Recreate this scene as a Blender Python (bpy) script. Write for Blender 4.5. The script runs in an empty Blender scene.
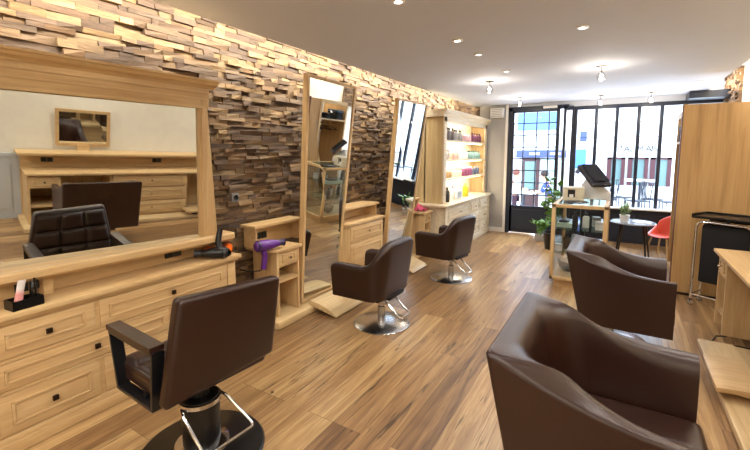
import bpy, bmesh, math, random
from mathutils import Vector, Matrix
R=random.Random(7)
S=bpy.context.scene
COL=S.collection
pi=math.pi
EXPO=.35
def lin(c):
    return c/12.92 if c<=.04045 else ((c+.055)/1.055)**2.4
def hx(h,a=1):
    return tuple(lin(int(h[i:i+2],16)/255) for i in (0,2,4))+(a,)
# ------------------------------------------------------------------ materials
def base(name,color=None,rough=.5,metal=0,**kw):
    m=bpy.data.materials.new(name); m.use_nodes=True
    b=m.node_tree.nodes['Principled BSDF']
    if color: b.inputs['Base Color'].default_value=hx(color)
    b.inputs['Roughness'].default_value=rough; b.inputs['Metallic'].default_value=metal
    for k,v in kw.items(): b.inputs[k.replace('_',' ')].default_value=v
    return m,m.node_tree.nodes,m.node_tree.links,b
def ramp(n,stops):
    r=n.new('ShaderNodeValToRGB'); e=r.color_ramp.elements
    while len(e)<len(stops): e.new(.5)
    for i,(p,c) in enumerate(stops): e[i].position=p; e[i].color=hx(c) if isinstance(c,str) else c
    return r
def mapped(n,l,scale,coord='Object',rot=(0,0,0)):
    t=n.new('ShaderNodeTexCoord'); mp=n.new('ShaderNodeMapping')
    mp.inputs['Scale'].default_value=scale; mp.inputs['Rotation'].default_value=rot
    l.new(t.outputs[coord],mp.inputs['Vector']); return mp.outputs['Vector']
def noise(n,l,vec,scale,detail=4,rough=.55,dist=0):
    t=n.new('ShaderNodeTexNoise'); t.inputs['Scale'].default_value=scale; t.inputs['Detail'].default_value=detail
    t.inputs['Roughness'].default_value=rough; t.inputs['Distortion'].default_value=dist
    l.new(vec,t.inputs['Vector']); return t.outputs['Fac']
def plain(name,color,rough=.5,metal=0,var=.06,scale=30,bump=0,**kw):
    m,n,l,b=base(name,color,rough,metal,**kw)
    v=mapped(n,l,(1,1,1)); f=noise(n,l,v,scale)
    c=hx(color); r=ramp(n,[(.25,tuple(x*(1-var) for x in c[:3])+(1,)),(.75,tuple(min(1,x*(1+var)) for x in c[:3])+(1,))])
    l.new(f,r.inputs['Fac']); l.new(r.outputs['Color'],b.inputs['Base Color'])
    if bump:
        bp=n.new('ShaderNodeBump'); bp.inputs['Strength'].default_value=bump; bp.inputs['Distance'].default_value=.01
        l.new(f,bp.inputs['Height']); l.new(bp.outputs['Normal'],b.inputs['Normal'])
    return m
def wood(name,axis,c=('b59062','c6a576','d4b98b'),rough=.42,sc=1):
    m,n,l,b=base(name,None,rough)
    s=[14*sc,14*sc,14*sc]; s[axis]=.9*sc
    v=mapped(n,l,tuple(s)); f=noise(n,l,v,1.6,6,.6,.6)
    s2=[60*sc]*3; s2[axis]=2*sc
    f2=noise(n,l,mapped(n,l,tuple(s2)),2.0,3)
    mx=n.new('ShaderNodeMath'); mx.operation='MULTIPLY_ADD'; mx.inputs[1].default_value=.3
    l.new(f2,mx.inputs[0]); ad=n.new('ShaderNodeMath'); ad.operation='MULTIPLY'; ad.inputs[1].default_value=.72
    l.new(f,ad.inputs[0]); l.new(ad.outputs[0],mx.inputs[2])
    r=ramp(n,[(.3,c[0]),(.52,c[1]),(.75,c[2])]); l.new(mx.outputs[0],r.inputs['Fac'])
    l.new(r.outputs['Color'],b.inputs['Base Color'])
    bp=n.new('ShaderNodeBump'); bp.inputs['Strength'].default_value=.08; bp.inputs['Distance'].default_value=.004
    l.new(mx.outputs[0],bp.inputs['Height']); l.new(bp.outputs['Normal'],b.inputs['Normal'])
    return m
OX=wood('oak_x',0); OY=wood('oak_y',1); OZ=wood('oak_z',2)
PALE=('b08a58','ccab7a','dabd90')
PY=wood('pale_oak_y',1,('b8996a','cfb284','dfc79c')); PZ=wood('pale_oak_z',2,('a88a5e','c3a678','d2b88c'))
VZ=wood('veneer_z',2,('977344','b89260','c7a472'),.38,.5)
LEATHER=plain('brown_leather','29150f',.33,0,.12,220,.12)
LEATHER2=plain('taupe_leather','2f1a13',.29,0,.1,220,.12)
BLACK=plain('black_plastic','0d0c0d',.3); BLACKM=plain('black_metal','121215',.28)
DARKF=plain('dark_frame','1f2739',.35)
CHROME=plain('chrome','d8d8da',.12,1,.02); STEEL=plain('brushed_steel','c4c4c6',.24,1,.05,60)
BRONZE=plain('bronze_knob','3d2e24',.35,.8); NICKEL=plain('nickel_knob','c8c4ba',.2,1)
WHITE=plain('white_paint','e6e3de',.5,0,.02); WHITEP=plain('white_plastic','e9e9ea',.3,0,.02)
FOAM=plain('dark_felt','100f11',.9)
MIRROR,_,_,_=base('mirror_silver','e4e8e6',.015,1)
def glassmat(name,tint,refl=.5):
    m=bpy.data.materials.new(name); m.use_nodes=True; n=m.node_tree.nodes; l=m.node_tree.links
    n.clear(); o=n.new('ShaderNodeOutputMaterial'); t=n.new('ShaderNodeBsdfTransparent'); t.inputs[0].default_value=hx(tint)
    g=n.new('ShaderNodeBsdfGlossy'); g.inputs['Roughness'].default_value=.02
    lw=n.new('ShaderNodeLayerWeight'); lw.inputs['Blend'].default_value=.25
    mm=n.new('ShaderNodeMath'); mm.operation='MULTIPLY'; mm.inputs[1].default_value=refl
    l.new(lw.outputs['Facing'],mm.inputs[0]); x=n.new('ShaderNodeMixShader')
    l.new(mm.outputs[0],x.inputs[0]); l.new(t.outputs[0],x.inputs[1]); l.new(g.outputs[0],x.inputs[2]); l.new(x.outputs[0],o.inputs[0])
    return m
GLASS=glassmat('window_glass','f6faff',.25); GREENG=glassmat('greenish_glass','e6f2ec',.4); CLEAR=glassmat('clear_glass','f4f4f4',.5)
def emit(name,color,strength):
    m,n,l,b=base(name,color,.5); b.inputs['Emission Color'].default_value=hx(color); b.inputs['Emission Strength'].default_value=strength
    return m
BULB=emit('lit_bulb','fff0d8',25); LEDW=emit('led_warm','ffe6b0',9); SPOTE=emit('spot_lamp','fff2dc',14)
def leaf(name,a,b_):
    m,n,l,b=base(name,a,.5); v=mapped(n,l,(1,1,1)); f=noise(n,l,v,25); r=ramp(n,[(.3,a),(.7,b_)])
    l.new(f,r.inputs['Fac']); l.new(r.outputs[0],b.inputs['Base Color']); return m
LEAF=leaf('leaf_green','2d5a22','7aa848'); LEAF2=leaf('leaf_pale','5c7a48','a9bf88')
def timber():
    m,n,l,b=base('timber_blocks',None,.75)
    at=n.new('ShaderNodeAttribute'); at.attribute_name='tone'
    f=noise(n,l,mapped(n,l,(22,3.2,26)),2.2,5,.65,.8)
    r=ramp(n,[(.25,'6e6e6e'),(.5,'d0d0d0'),(.75,'ffffff')]); l.new(f,r.inputs['Fac'])
    mx=n.new('ShaderNodeMixRGB'); mx.blend_type='MULTIPLY'; mx.inputs[0].default_value=.75
    l.new(at.outputs['Color'],mx.inputs[1]); l.new(r.outputs[0],mx.inputs[2]); l.new(mx.outputs[0],b.inputs['Base Color'])
    bp=n.new('ShaderNodeBump'); bp.inputs['Strength'].default_value=.6; bp.inputs['Distance'].default_value=.012
    l.new(f,bp.inputs['Height']); l.new(bp.outputs['Normal'],b.inputs['Normal']); return m
TIMBER=timber()
def floormat():
    m,n,l,b=base('plank_floor',None,.33)
    t=n.new('ShaderNodeTexCoord'); sp=n.new('ShaderNodeSeparateXYZ'); cb=n.new('ShaderNodeCombineXYZ')
    l.new(t.outputs['Object'],sp.inputs[0]); l.new(sp.outputs['Y'],cb.inputs['X']); l.new(sp.outputs['X'],cb.inputs['Y'])
    def brick(c1,c2,cm,ms):
        k=n.new('ShaderNodeTexBrick'); k.inputs['Scale'].default_value=1; k.inputs['Brick Width'].default_value=1.9; k.inputs['Row Height'].default_value=.21
        k.inputs['Mortar Size'].default_value=ms; k.inputs['Mortar Smooth'].default_value=.2; k.offset=.37; k.offset_frequency=3
        k.inputs['Color1'].default_value=c1; k.inputs['Color2'].default_value=c2; k.inputs['Mortar'].default_value=cm
        l.new(cb.outputs[0],k.inputs['Vector']); return k
    k=brick((0,0,0,1),(1,1,1,1),(.4,.4,.4,1),.0013)
    # per plank offset so the grain does not run across the joints
    off=n.new('ShaderNodeVectorMath'); off.operation='MULTIPLY_ADD'; off.inputs[1].default_value=(13,9,0)
    l.new(k.outputs['Color'],off.inputs[0]); l.new(cb.outputs[0],off.inputs[2])
    def nz(scale,s,detail,rg,dist=0):
        mp=n.new('ShaderNodeMapping'); mp.inputs['Scale'].default_value=scale; l.new(off.outputs[0],mp.inputs['Vector'])
        return noise(n,l,mp.outputs[0],s,detail,rg,dist)
    g=nz((.5,9,1),2,7,.62,.9); fine=nz((3,70,1),1.5,3,.5)
    a=n.new('ShaderNodeMath'); a.operation='MULTIPLY_ADD'; a.inputs[1].default_value=.22; a.inputs[2].default_value=0; l.new(fine,a.inputs[0])
    a2=n.new('ShaderNodeMath'); a2.operation='MULTIPLY_ADD'; a2.inputs[1].default_value=.6; l.new(g,a2.inputs[0]); l.new(a.outputs[0],a2.inputs[2])
    a3=n.new('ShaderNodeMath'); a3.operation='MULTIPLY_ADD'; a3.inputs[1].default_value=.25
    bw=n.new('ShaderNodeRGBToBW'); l.new(k.outputs['Color'],bw.inputs[0]); l.new(bw.outputs[0],a3.inputs[0]); l.new(a2.outputs[0],a3.inputs[2])
    r=ramp(n,[(.32,'5a3f2a'),(.45,'80603f'),(.56,'98764f'),(.7,'b99a6c')]); l.new(a3.outputs[0],r.inputs['Fac'])
    # dark drying cracks and knots running along the planks
    cr=nz((.42,6.5,1),1.0,4,.55,.25)
    s1=n.new('ShaderNodeMath'); s1.operation='SUBTRACT'; s1.inputs[1].default_value=.5; l.new(cr,s1.inputs[0])
    s2=n.new('ShaderNodeMath'); s2.operation='ABSOLUTE'; l.new(s1.outputs[0],s2.inputs[0])
    cr2=ramp(n,[(0,'ffffff'),(.012,'000000')]); l.new(s2.outputs[0],cr2.inputs[0])
    mk=ramp(n,[(.47,'000000'),(.54,'ffffff')]); l.new(nz((.8,2.4,1),1.3,2,.5),mk.inputs[0])
    kn=ramp(n,[(.72,'000000'),(.78,'ffffff')]); l.new(nz((3.2,6,1),1.7,2,.5),kn.inputs[0])
    mu=n.new('ShaderNodeMath'); mu.operation='MULTIPLY'; l.new(cr2.outputs[0],mu.inputs[0]); l.new(mk.outputs[0],mu.inputs[1])
    mxk=n.new('ShaderNodeMath'); mxk.operation='MAXIMUM'; l.new(mu.outputs[0],mxk.inputs[0]); l.new(kn.outputs[0],mxk.inputs[1])
    sc=n.new('ShaderNodeMath'); sc.operation='MULTIPLY'; sc.inputs[1].default_value=.8; l.new(mxk.outputs[0],sc.inputs[0])
    mx=n.new('ShaderNodeMixRGB'); mx.inputs[2].default_value=hx('2e2019'); l.new(sc.outputs[0],mx.inputs[0]); l.new(r.outputs[0],mx.inputs[1])
    mo=n.new('ShaderNodeMixRGB'); mo.inputs[2].default_value=hx('4e3622'); l.new(k.outputs['Fac'],mo.inputs[0]); l.new(mx.outputs[0],mo.inputs[1])
    l.new(mo.outputs[0],b.inputs['Base Color'])
    bp=n.new('ShaderNodeBump'); bp.inputs['Strength'].default_value=.12; bp.inputs['Distance'].default_value=.005; bp.invert=True
    l.new(mxk.outputs[0],bp.inputs['Height']); l.new(bp.outputs['Normal'],b.inputs['Normal'])
    return m
FLOORM=floormat()
CEILM=plain('ceiling_paint','cdd1dc',.8,0,.015,3)
BEIGE=plain('beige_wallpaper','d9d3c4',.8,0,.04,9)
GREY=plain('grey_paint','a9a8a8',.6,0,.02,5)
SLATE=plain('blue_grey_panel','b4b8ba',.5,0,.02,5)
# ------------------------------------------------------------------ mesh builder
class MB:
    def __init__(s,off=(0,0,0)): s.b=bmesh.new(); s.o=Vector(off)
    def _merge(s,t,M=None):
        if M is not None: bmesh.ops.transform(t,matrix=M,verts=t.verts)
        me=bpy.data.meshes.new('t'); t.to_mesh(me); t.free(); s.b.from_mesh(me); bpy.data.meshes.remove(me); return s
    def box(s,a,b,bev=0,M=None,seg=2):
        t=bmesh.new(); bmesh.ops.create_cube(t,size=1)
        lo=Vector([min(a[i],b[i]) for i in range(3)]); hi=Vector([max(a[i],b[i]) for i in range(3)])
        for v in t.verts: v.co=Vector([lo[i]+(v.co[i]+.5)*(hi[i]-lo[i]) for i in range(3)])
        if bev: bmesh.ops.bevel(t,geom=t.edges[:],offset=bev,segments=seg,affect='EDGES',profile=.6)
        return s._merge(t,M)
    def prism(s,pts,axis,a,b,bev=0,M=None):
        """polygon pts in the two axes left after `axis` (in order), extruded from a to b"""
        t=bmesh.new()
        def P(p,h):
            q=list(p); q.insert(axis,h); return Vector(q)
        A=[t.verts.new(P(p,a)) for p in pts]; B=[t.verts.new(P(p,b)) for p in pts]; N=len(pts)
        t.faces.new(A); t.faces.new(B[::-1])
        for i in range(N): t.faces.new((A[i],B[i],B[(i+1)%N],A[(i+1)%N]))
        bmesh.ops.recalc_face_normals(t,faces=t.faces)
        if bev: bmesh.ops.bevel(t,geom=t.edges[:],offset=bev,segments=2,affect='EDGES',profile=.6)
        return s._merge(t,M)
    def hexa(s,q,d,M=None):
        """quad q (4 pts) thickened by vector d"""
        t=bmesh.new(); d=Vector(d); A=[t.verts.new(Vector(p)) for p in q]; B=[t.verts.new(Vector(p)+d) for p in q]
        t.faces.new(A); t.faces.new(B[::-1])
        for i in range(4): t.faces.new((A[i],B[i],B[(i+1)%4],A[(i+1)%4]))
        bmesh.ops.recalc_face_normals(t,faces=t.faces); return s._merge(t,M)
    def lathe(s,prof,c=(0,0,0),n=24,M=None):
        t=bmesh.new(); c=Vector(c); rings=[]
        for r,z in prof:
            if r<1e-5: rings.append([t.verts.new(c+Vector((0,0,z)))])
            else: rings.append([t.verts.new(c+Vector((r*math.cos(2*pi*i/n),r*math.sin(2*pi*i/n),z))) for i in range(n)])
        for A,B in zip(rings,rings[1:]):
            for i in range(n):
                j=(i+1)%n
                if len(A)==1 and len(B)==1: break
                if len(A)==1: t.faces.new((A[0],B[i],B[j]))
                elif len(B)==1: t.faces.new((A[i],A[j],B[0]))
                else: t.faces.new((A[i],A[j],B[j],B[i]))
        if len(rings[0])>1: t.faces.new(rings[0][::-1])
        if len(rings[-1])>1: t.faces.new(rings[-1])
        bmesh.ops.recalc_face_normals(t,faces=t.faces); return s._merge(t,M)
    def tube(s,pts,r,n=8,closed=False,M=None):
        t=bmesh.new(); pts=[Vector(p) for p in pts]; N=len(pts); rings=[]; up=None
        for i,p in enumerate(pts):
            a=pts[(i-1)%N] if closed or i else p; b=pts[(i+1)%N] if closed or i<N-1 else p
            d=(b-a).normalized()
            if up is None:
                up=Vector((0,0,1)) if abs(d.z)<.9 else Vector((1,0,0))
            u=(up-d*up.dot(d)).normalized(); w=d.cross(u); up=u
            rr=r[i] if isinstance(r,(list,tuple)) else r
            rings.append([t.verts.new(p+(u*math.cos(2*pi*k/n)+w*math.sin(2*pi*k/n))*rr) for k in range(n)])
        for i in range(N if closed else N-1):
            A=rings[i];B=rings[(i+1)%N]
            for k in range(n): t.faces.new((A[k],A[(k+1)%n],B[(k+1)%n],B[k]))
        if not closed: t.faces.new(rings[0][::-1]); t.faces.new(rings[-1])
        bmesh.ops.recalc_face_normals(t,faces=t.faces); return s._merge(t,M)
    def ball(s,c,r,sc=(1,1,1),seg=14,M=None):
        t=bmesh.new(); bmesh.ops.create_uvsphere(t,u_segments=seg,v_segments=max(6,seg//2+1),radius=r)
        bmesh.ops.transform(t,matrix=Matrix.Translation(c)@Matrix.Diagonal((*sc,1)),verts=t.verts); return s._merge(t,M)
    def raw(s,vs,fs,M=None):
        t=bmesh.new(); V=[t.verts.new(v) for v in vs]
        for f in fs:
            try: t.faces.new([V[i] for i in f])
            except ValueError: pass
        bmesh.ops.recalc_face_normals(t,faces=t.faces); return s._merge(t,M)
    def obj(s,name,mat,parent=None,smooth=True,ang=40,**p):
        for v in s.b.verts: v.co-=s.o
        me=bpy.data.meshes.new(name); s.b.to_mesh(me); s.b.free(); me.materials.append(mat)
        if smooth:
            me.polygons.foreach_set('use_smooth',[True]*len(me.polygons)); me.set_sharp_from_angle(angle=math.radians(ang))
        o=bpy.data.objects.new(name,me); COL.objects.link(o)
        if parent: o.parent=parent
        else: o.location=s.o
        for k,v in p.items(): o[k]=v
        return o
def T(name,label,cat,loc=(0,0,0),rz=0,group=None):
    o=bpy.data.objects.new(name,None); COL.objects.link(o); o.empty_display_size=.1
    o.location=loc; o.rotation_euler=(0,0,rz); o['label']=label; o['category']=cat
    if group: o['group']=group
    return o
def tag(o,label,cat,group=None):
    o['label']=label; o['category']=cat
    if group: o['group']=group
    return o
def dup(root,loc,rz,label,group=None):
    r=root.copy(); COL.objects.link(r); r.location=loc; r.rotation_euler=(0,0,rz); r['label']=label
    if group: r['group']=group
    for ch in list(root.children):
        c=ch.copy(); COL.objects.link(c); c.parent=r
        for g in list(ch.children):
            d=g.copy(); COL.objects.link(d); d.parent=c
    return r
def struct(mb,name,mat,**k): return mb.obj(name,mat,None,kind='structure',**k)
def rr(pts,r,n=5):
    """round the inner corners of a polyline"""
    pts=[Vector(p) for p in pts]; out=[pts[0]]
    for a,b,c in zip(pts,pts[1:],pts[2:]):
        d1=(a-b).normalized(); d2=(c-b).normalized(); k=min(r,(a-b).length*.49,(c-b).length*.49)
        p=b+d1*k; q=b+d2*k
        for i in range(n+1):
            t=i/n; out.append(p*(1-t)**2+b*2*t*(1-t)+q*t*t)
    out.append(pts[-1]); return out
# ------------------------------------------------------------------ camera
f=400.;cy=196.;p=math.atan(.105); yaw=math.atan(245*math.cos(p)/f)
cam=bpy.data.cameras.new('camera'); co=bpy.data.objects.new('camera',cam); COL.objects.link(co)
co.location=(0,0,1.7); co.rotation_euler=(pi/2-p,0,yaw)
cam.sensor_fit='HORIZONTAL'; cam.sensor_width=36; cam.lens=36*f/750; cam.shift_y=-(225-cy)/750; cam.clip_start=.05
S.camera=co
S.view_settings.view_transform='Standard'; S.view_settings.look='None'; S.view_settings.exposure=EXPO
S.cycles.use_denoising=True; S.cycles.max_bounces=10; S.cycles.sample_clamp_indirect=6
H=2.74
# ------------------------------------------------------------------ room shell
struct(MB().box((-3.6,-2.4,-.06),(1.75,9.15,0)),'floor',FLOORM,smooth=False)
struct(MB().box((-2.78,-2.4,H),(1.17,9.2,H+.05)).box((-2.78,-2.4,H+.05),(-2.74,9.2,H+.08)).box((1.13,-2.4,H+.05),(1.17,9.2,H+.08))
   .box((-3.6,-2.4,3.0),(1.75,9.2,3.06)),'ceiling',CEILM,smooth=False)
TONES=['92704f','816246','72563f','a28058','7a614d','68503f','ac8b64','886c52','967858','745a46','9e825f']
def block_wall(name,org,ux,un,L,z0,z1,seed):
    """split timber blocks laid in courses; ux along the wall, un out of it"""
    rd=random.Random(seed); vs=[];fs=[];cols=[]
    ux=Vector(ux);un=Vector(un);org=Vector(org); z=z0
    while z<z1:
        h=rd.uniform(.032,.056); x=-rd.uniform(0,.2)
        while x<L:
            w=rd.choice((rd.uniform(.05,.13),rd.uniform(.1,.22),rd.uniform(.16,.34)))
            a=max(0,x);b=min(L,x+w-.002)
            if b-a>.01:
                d=rd.uniform(.025,.06) if rd.random()<.85 else rd.uniform(.005,.08)
                i=len(vs); tl=[d+.012+rd.uniform(-.012,.012) for _ in range(4)]
                top=min(z+h-.002,z1)
                for (s_,zz,k) in ((a,z,0),(b,z,1),(b,top,2),(a,top,3)): vs.append(org+ux*s_+un*tl[k]+Vector((0,0,zz)))
                for (s_,zz) in ((a,z),(b,z),(b,top),(a,top)): vs.append(org+ux*s_-un*.02+Vector((0,0,zz)))
                fs+= [(i,i+1,i+2,i+3),(i,i+4,i+5,i+1),(i+1,i+5,i+6,i+2),(i+2,i+6,i+7,i+3),(i+3,i+7,i+4,i)]
                c=hx(rd.choice(TONES)); k=rd.uniform(.55,.8); cols+= [tuple(min(1,q*k) for q in c[:3])+(1,)]*5
            x+=w
        z+=h
    me=bpy.data.meshes.new(name); me.from_pydata([tuple(v) for v in vs],[],fs)
    at=me.color_attributes.new('tone','FLOAT_COLOR','CORNER')
    k=0
    for pl in me.polygons:
        for li in pl.loop_indices: at.data[li].color=cols[pl.index]
    me.materials.append(TIMBER); o=bpy.data.objects.new(name,me); COL.objects.link(o); o['kind']='structure'
    bm=bmesh.new(); bm.from_mesh(me); bmesh.ops.recalc_face_normals(bm,faces=bm.faces); bm.to_mesh(me); bm.free()
    return o
block_wall('wall_left',(-3.27,-2.4,0),(0,1,0),(1,0,0),11.4,0,3.0,3)
struct(MB().box((-3.5,-2.4,0),(-3.28,9.0,3.0)),'wall_left_backing',GREY,smooth=False)
block_wall('wall_far_cladding',(-3.25,8.95,0),(1,0,0),(0,-1,0),.56,0,2.98,5)
struct(MB().box((-2.69,8.87,0),(-2.06,9.2,H)).box((-2.66,8.85,.28),(-2.1,8.872,2.25)).box((-2.6,8.845,.36),(-2.17,8.87,2.18)),'wall_far',GREY,smooth=False)
struct(MB().box((-3.5,8.98,0),(-2.6,9.2,3.0)),'wall_far_corner',GREY,smooth=False)
struct(MB().box((-2.69,8.84,0),(-2.1,8.868,.09)),'baseboard_far',WHITE,smooth=False)
struct(MB().box((-2.12,8.83,0),(-2.07,8.87,H)),'trim_1',WHITE,smooth=False)
struct(MB().box((1.5,-2.4,0),(1.72,9.2,3.0)),'wall_right',BEIGE,smooth=False)
struct(MB().box((1.49,-2.4,0),(1.505,1.3,.95)).box((1.47,-2.4,.92),(1.505,1.3,.97)).box((1.475,-2.0,.15),(1.5,.1,.8)).box((1.475,.25,.15),(1.5,1.2,.8)),'trim_2',SLATE,smooth=False)
block_wall('wall_right_cladding',(1.5,8.0,2.2),(0,1,0),(-1,0,0),.95,0,.8,9)
struct(MB().box((-3.5,-2.5,0),(1.72,-2.4,3.0)),'wall_near',BEIGE,smooth=False)
# ------------------------------------------------------------------ street front: glazed door and window
dy=8.9
struct(MB().box((-2.07,dy-.04,0),(-1.99,dy+.06,2.66)).box((-1.1,dy-.04,0),(-1.065,dy+.06,2.65)).box((-1.0,dy-.04,0),(-.95,dy+.06,2.65)).box((-1.08,dy-.02,0),(-.95,dy+.02,.62)).box((-2.07,dy-.04,2.6),(-.91,dy+.06,2.68)),'trim_3',DARKF,smooth=False)
door=struct(MB().box((-1.99,dy-.02,.02),(-1.1,dy+.03,.6)).box((-1.93,dy-.035,.1),(-1.16,dy-.015,.52),.008).box((-1.99,dy-.02,2.56),(-1.1,dy+.03,2.6))
  .box((-1.99,dy-.02,.02),(-1.95,dy+.03,2.6)).box((-1.13,dy-.02,.02),(-1.1,dy+.03,2.6)),'door_1',DARKF,smooth=False)
m=MB()
for x in (-1.755,-1.5,-1.265): m.box((x-.01,dy-.012,.6),(x+.01,dy+.02,2.58))
for z in (.84,1.1,1.355,1.6,1.84,2.09,2.335): m.box((-1.97,dy-.012,z-.01),(-1.1,dy+.02,z+.01))
m.obj('glazing_bars',DARKF,door,smooth=False)
MB().box((-1.96,dy+.002,.6),(-1.12,dy+.008,2.58)).obj('door_glass',GLASS,door,smooth=False)
MB().tube(rr([(-1.2,dy-.02,1.0),(-1.2,dy-.08,1.0),(-1.32,dy-.08,1.0)],.02),.01).obj('door_handle',STEEL,door)
wy=9.0
win=struct(MB().box((-.82,wy-.04,2.57),(1.5,wy+.06,2.64)).box((-.82,wy-.03,.62),(1.5,wy+.05,.68)).box((-.82,wy-.03,.62),(-.76,wy+.05,2.6)),'window_1',DARKF,smooth=False)
m=MB()
for x in (-.43,-.085,.265,.61,.95): m.box((x-.03,wy-.03,.66),(x+.03,wy+.05,2.6),.006)
m.obj('mullions',DARKF,win)
m=MB()
for z in (2.3,2.02): m.box((-.8,wy,z-.006),(1.5,wy+.02,z+.006))
m.obj('glazing_bars',DARKF,win,smooth=False)
MB().box((-.8,wy+.002,.66),(1.5,wy+.008,2.58)).obj('window_glass',GLASS,win,smooth=False)
MB().box((-.85,wy-.2,.66),(1.5,wy-.02,.69),.004).obj('sill',WHITE,win)
struct(MB().box((-.91,wy-.03,0),(1.5,wy+.1,.64)).box((-.85,wy-.05,.08),(.3,wy-.03,.56),.01).box((.36,wy-.05,.08),(1.45,wy-.03,.56),.01),'wall_far_panel',DARKF,smooth=False)
struct(MB().box((-.86,wy-.05,0),(-.82,wy+.06,2.65)).box((-.95,wy-.09,0),(-.82,wy-.02,.62)).box((-.95,wy-.09,2.57),(-.82,wy-.02,2.65)),'trim_4',DARKF,smooth=False)
struct(MB().box((-2.1,8.93,2.68),(1.5,9.2,3.0)).box((-.91,8.95,2.64),(1.5,9.2,2.7)),'trim_5',plain('cool_white','c6ccd8',.5,0,.02),smooth=False)
struct(MB().box((.93,8.5,2.62),(1.5,8.94,2.735)),'trim_8',DARKF,smooth=False)
# ------------------------------------------------------------------ the street outside
ROAD=plain('street_paving','8c8c90',.8,0,.05,3); FAC=plain('pale_render','eceae6',.8,0,.02,3)
struct(MB().box((-14,9.2,-.6),(12,24,-.5)),'street',ROAD,smooth=False)
fy=14.5
fac=T('building','pale rendered shop building across the street with blue upper panel','building',(-1,fy,-.5))
o=(-1,fy,-.5)
BLUEP=plain('blue_panel','5f86c4',.6,0,.03); NAVY=plain('dusty_navy','46527c',.6); RED=plain('dark_red_frame','50282c',.5); LETTER=plain('grey_letters','23262c',.5); SHOPG=plain('shop_glass','6a8482',.2); BROWN=plain('brown_door','4a2e2c',.5)
MB(o).box((-14,fy,-.5),(12,fy+.5,9)).box((-14,fy-.12,3.3),(12,fy,3.42)).box((-14,fy-.06,-.5),(12,fy,-.2)).obj('facade',FAC,fac,smooth=False)
MB(o).box((-3.05,fy-.1,2.5),(-1.82,fy,3.08)).obj('fascia_panel',BLUEP,fac,smooth=False,label='flat blue panel high on the pale facade')
MB(o).box((-3.05,fy-.16,1.58),(-1.5,fy,1.83)).obj('awning_board',NAVY,fac,smooth=False,label='dusty navy board over the shop door')
dd=MB(o).box((-2.86,fy-.08,-.5),(-2.3,fy,1.58)).obj('door',BROWN,fac,smooth=False)
MB(o).box((-2.76,fy-.1,.5),(-2.4,fy-.07,1.45)).obj('pane',SHOPG,dd,smooth=False)
MB(o).box((-2.2,fy-.07,.2),(-1.6,fy,1.52)).obj('shop_window',plain('pale_glass','b8cac4',.2),fac,smooth=False)
MB(o).box((-1.27,fy-.3,1.25),(-.92,fy,1.85)).obj('hanging_panel',plain('bright_blue','4f86d6',.5),fac,smooth=False)
w=MB(o).box((-1.12,fy-.05,2.1),(-.93,fy,2.42)).obj('window',NAVY,fac,smooth=False)
for x0,x1 in ((-.33,.15),(.22,.74),(.79,1.3)):
    w=MB(o).box((x0,fy-.08,.75),(x0+.12,fy,1.6)).box((x1-.1,fy-.08,.75),(x1,fy,1.6)).box((x0,fy-.08,1.54),(x1,fy,1.6)).obj('window',RED,fac,smooth=False)
    MB(o).box((x0+.12,fy-.04,.75),(x1-.1,fy,1.54)).obj('pane',SHOPG,w,smooth=False)
for x in (-4.6,-3.6,2.0,3.0):
    w=MB(o).box((x,fy-.08,3.8),(x+.7,fy,5.2)).obj('window',NAVY,fac,smooth=False)
def text(name,body,size,loc,rot,mat,parent=None,ext=.004):
    c=bpy.data.curves.new(name,'FONT'); c.body=body; c.size=size; c.extrude=ext; c.align_x='CENTER'; c.align_y='CENTER'
    t0=bpy.data.objects.new(name+'_curve',c); me=bpy.data.meshes.new_from_object(t0); bpy.data.objects.remove(t0)
    t=bpy.data.objects.new(name,me); COL.objects.link(t); me.materials.clear(); me.materials.append(mat); t.location=loc; t.rotation_euler=rot
    if parent: t.parent=parent
    return t
for ch,xx in zip('TALMAN',(.02,.17,.31,.51,.72,.88)):
    tx=text('letter',ch,.26,(xx+1,-.03,2.35),(pi/2,0,0),LETTER,fac)
for x in (-2.62,-1.97): MB(o).box((x,fy-.17,1.67),(x+.32,fy-.16,1.75)).obj('white_mark',WHITE,fac,smooth=False)
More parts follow.
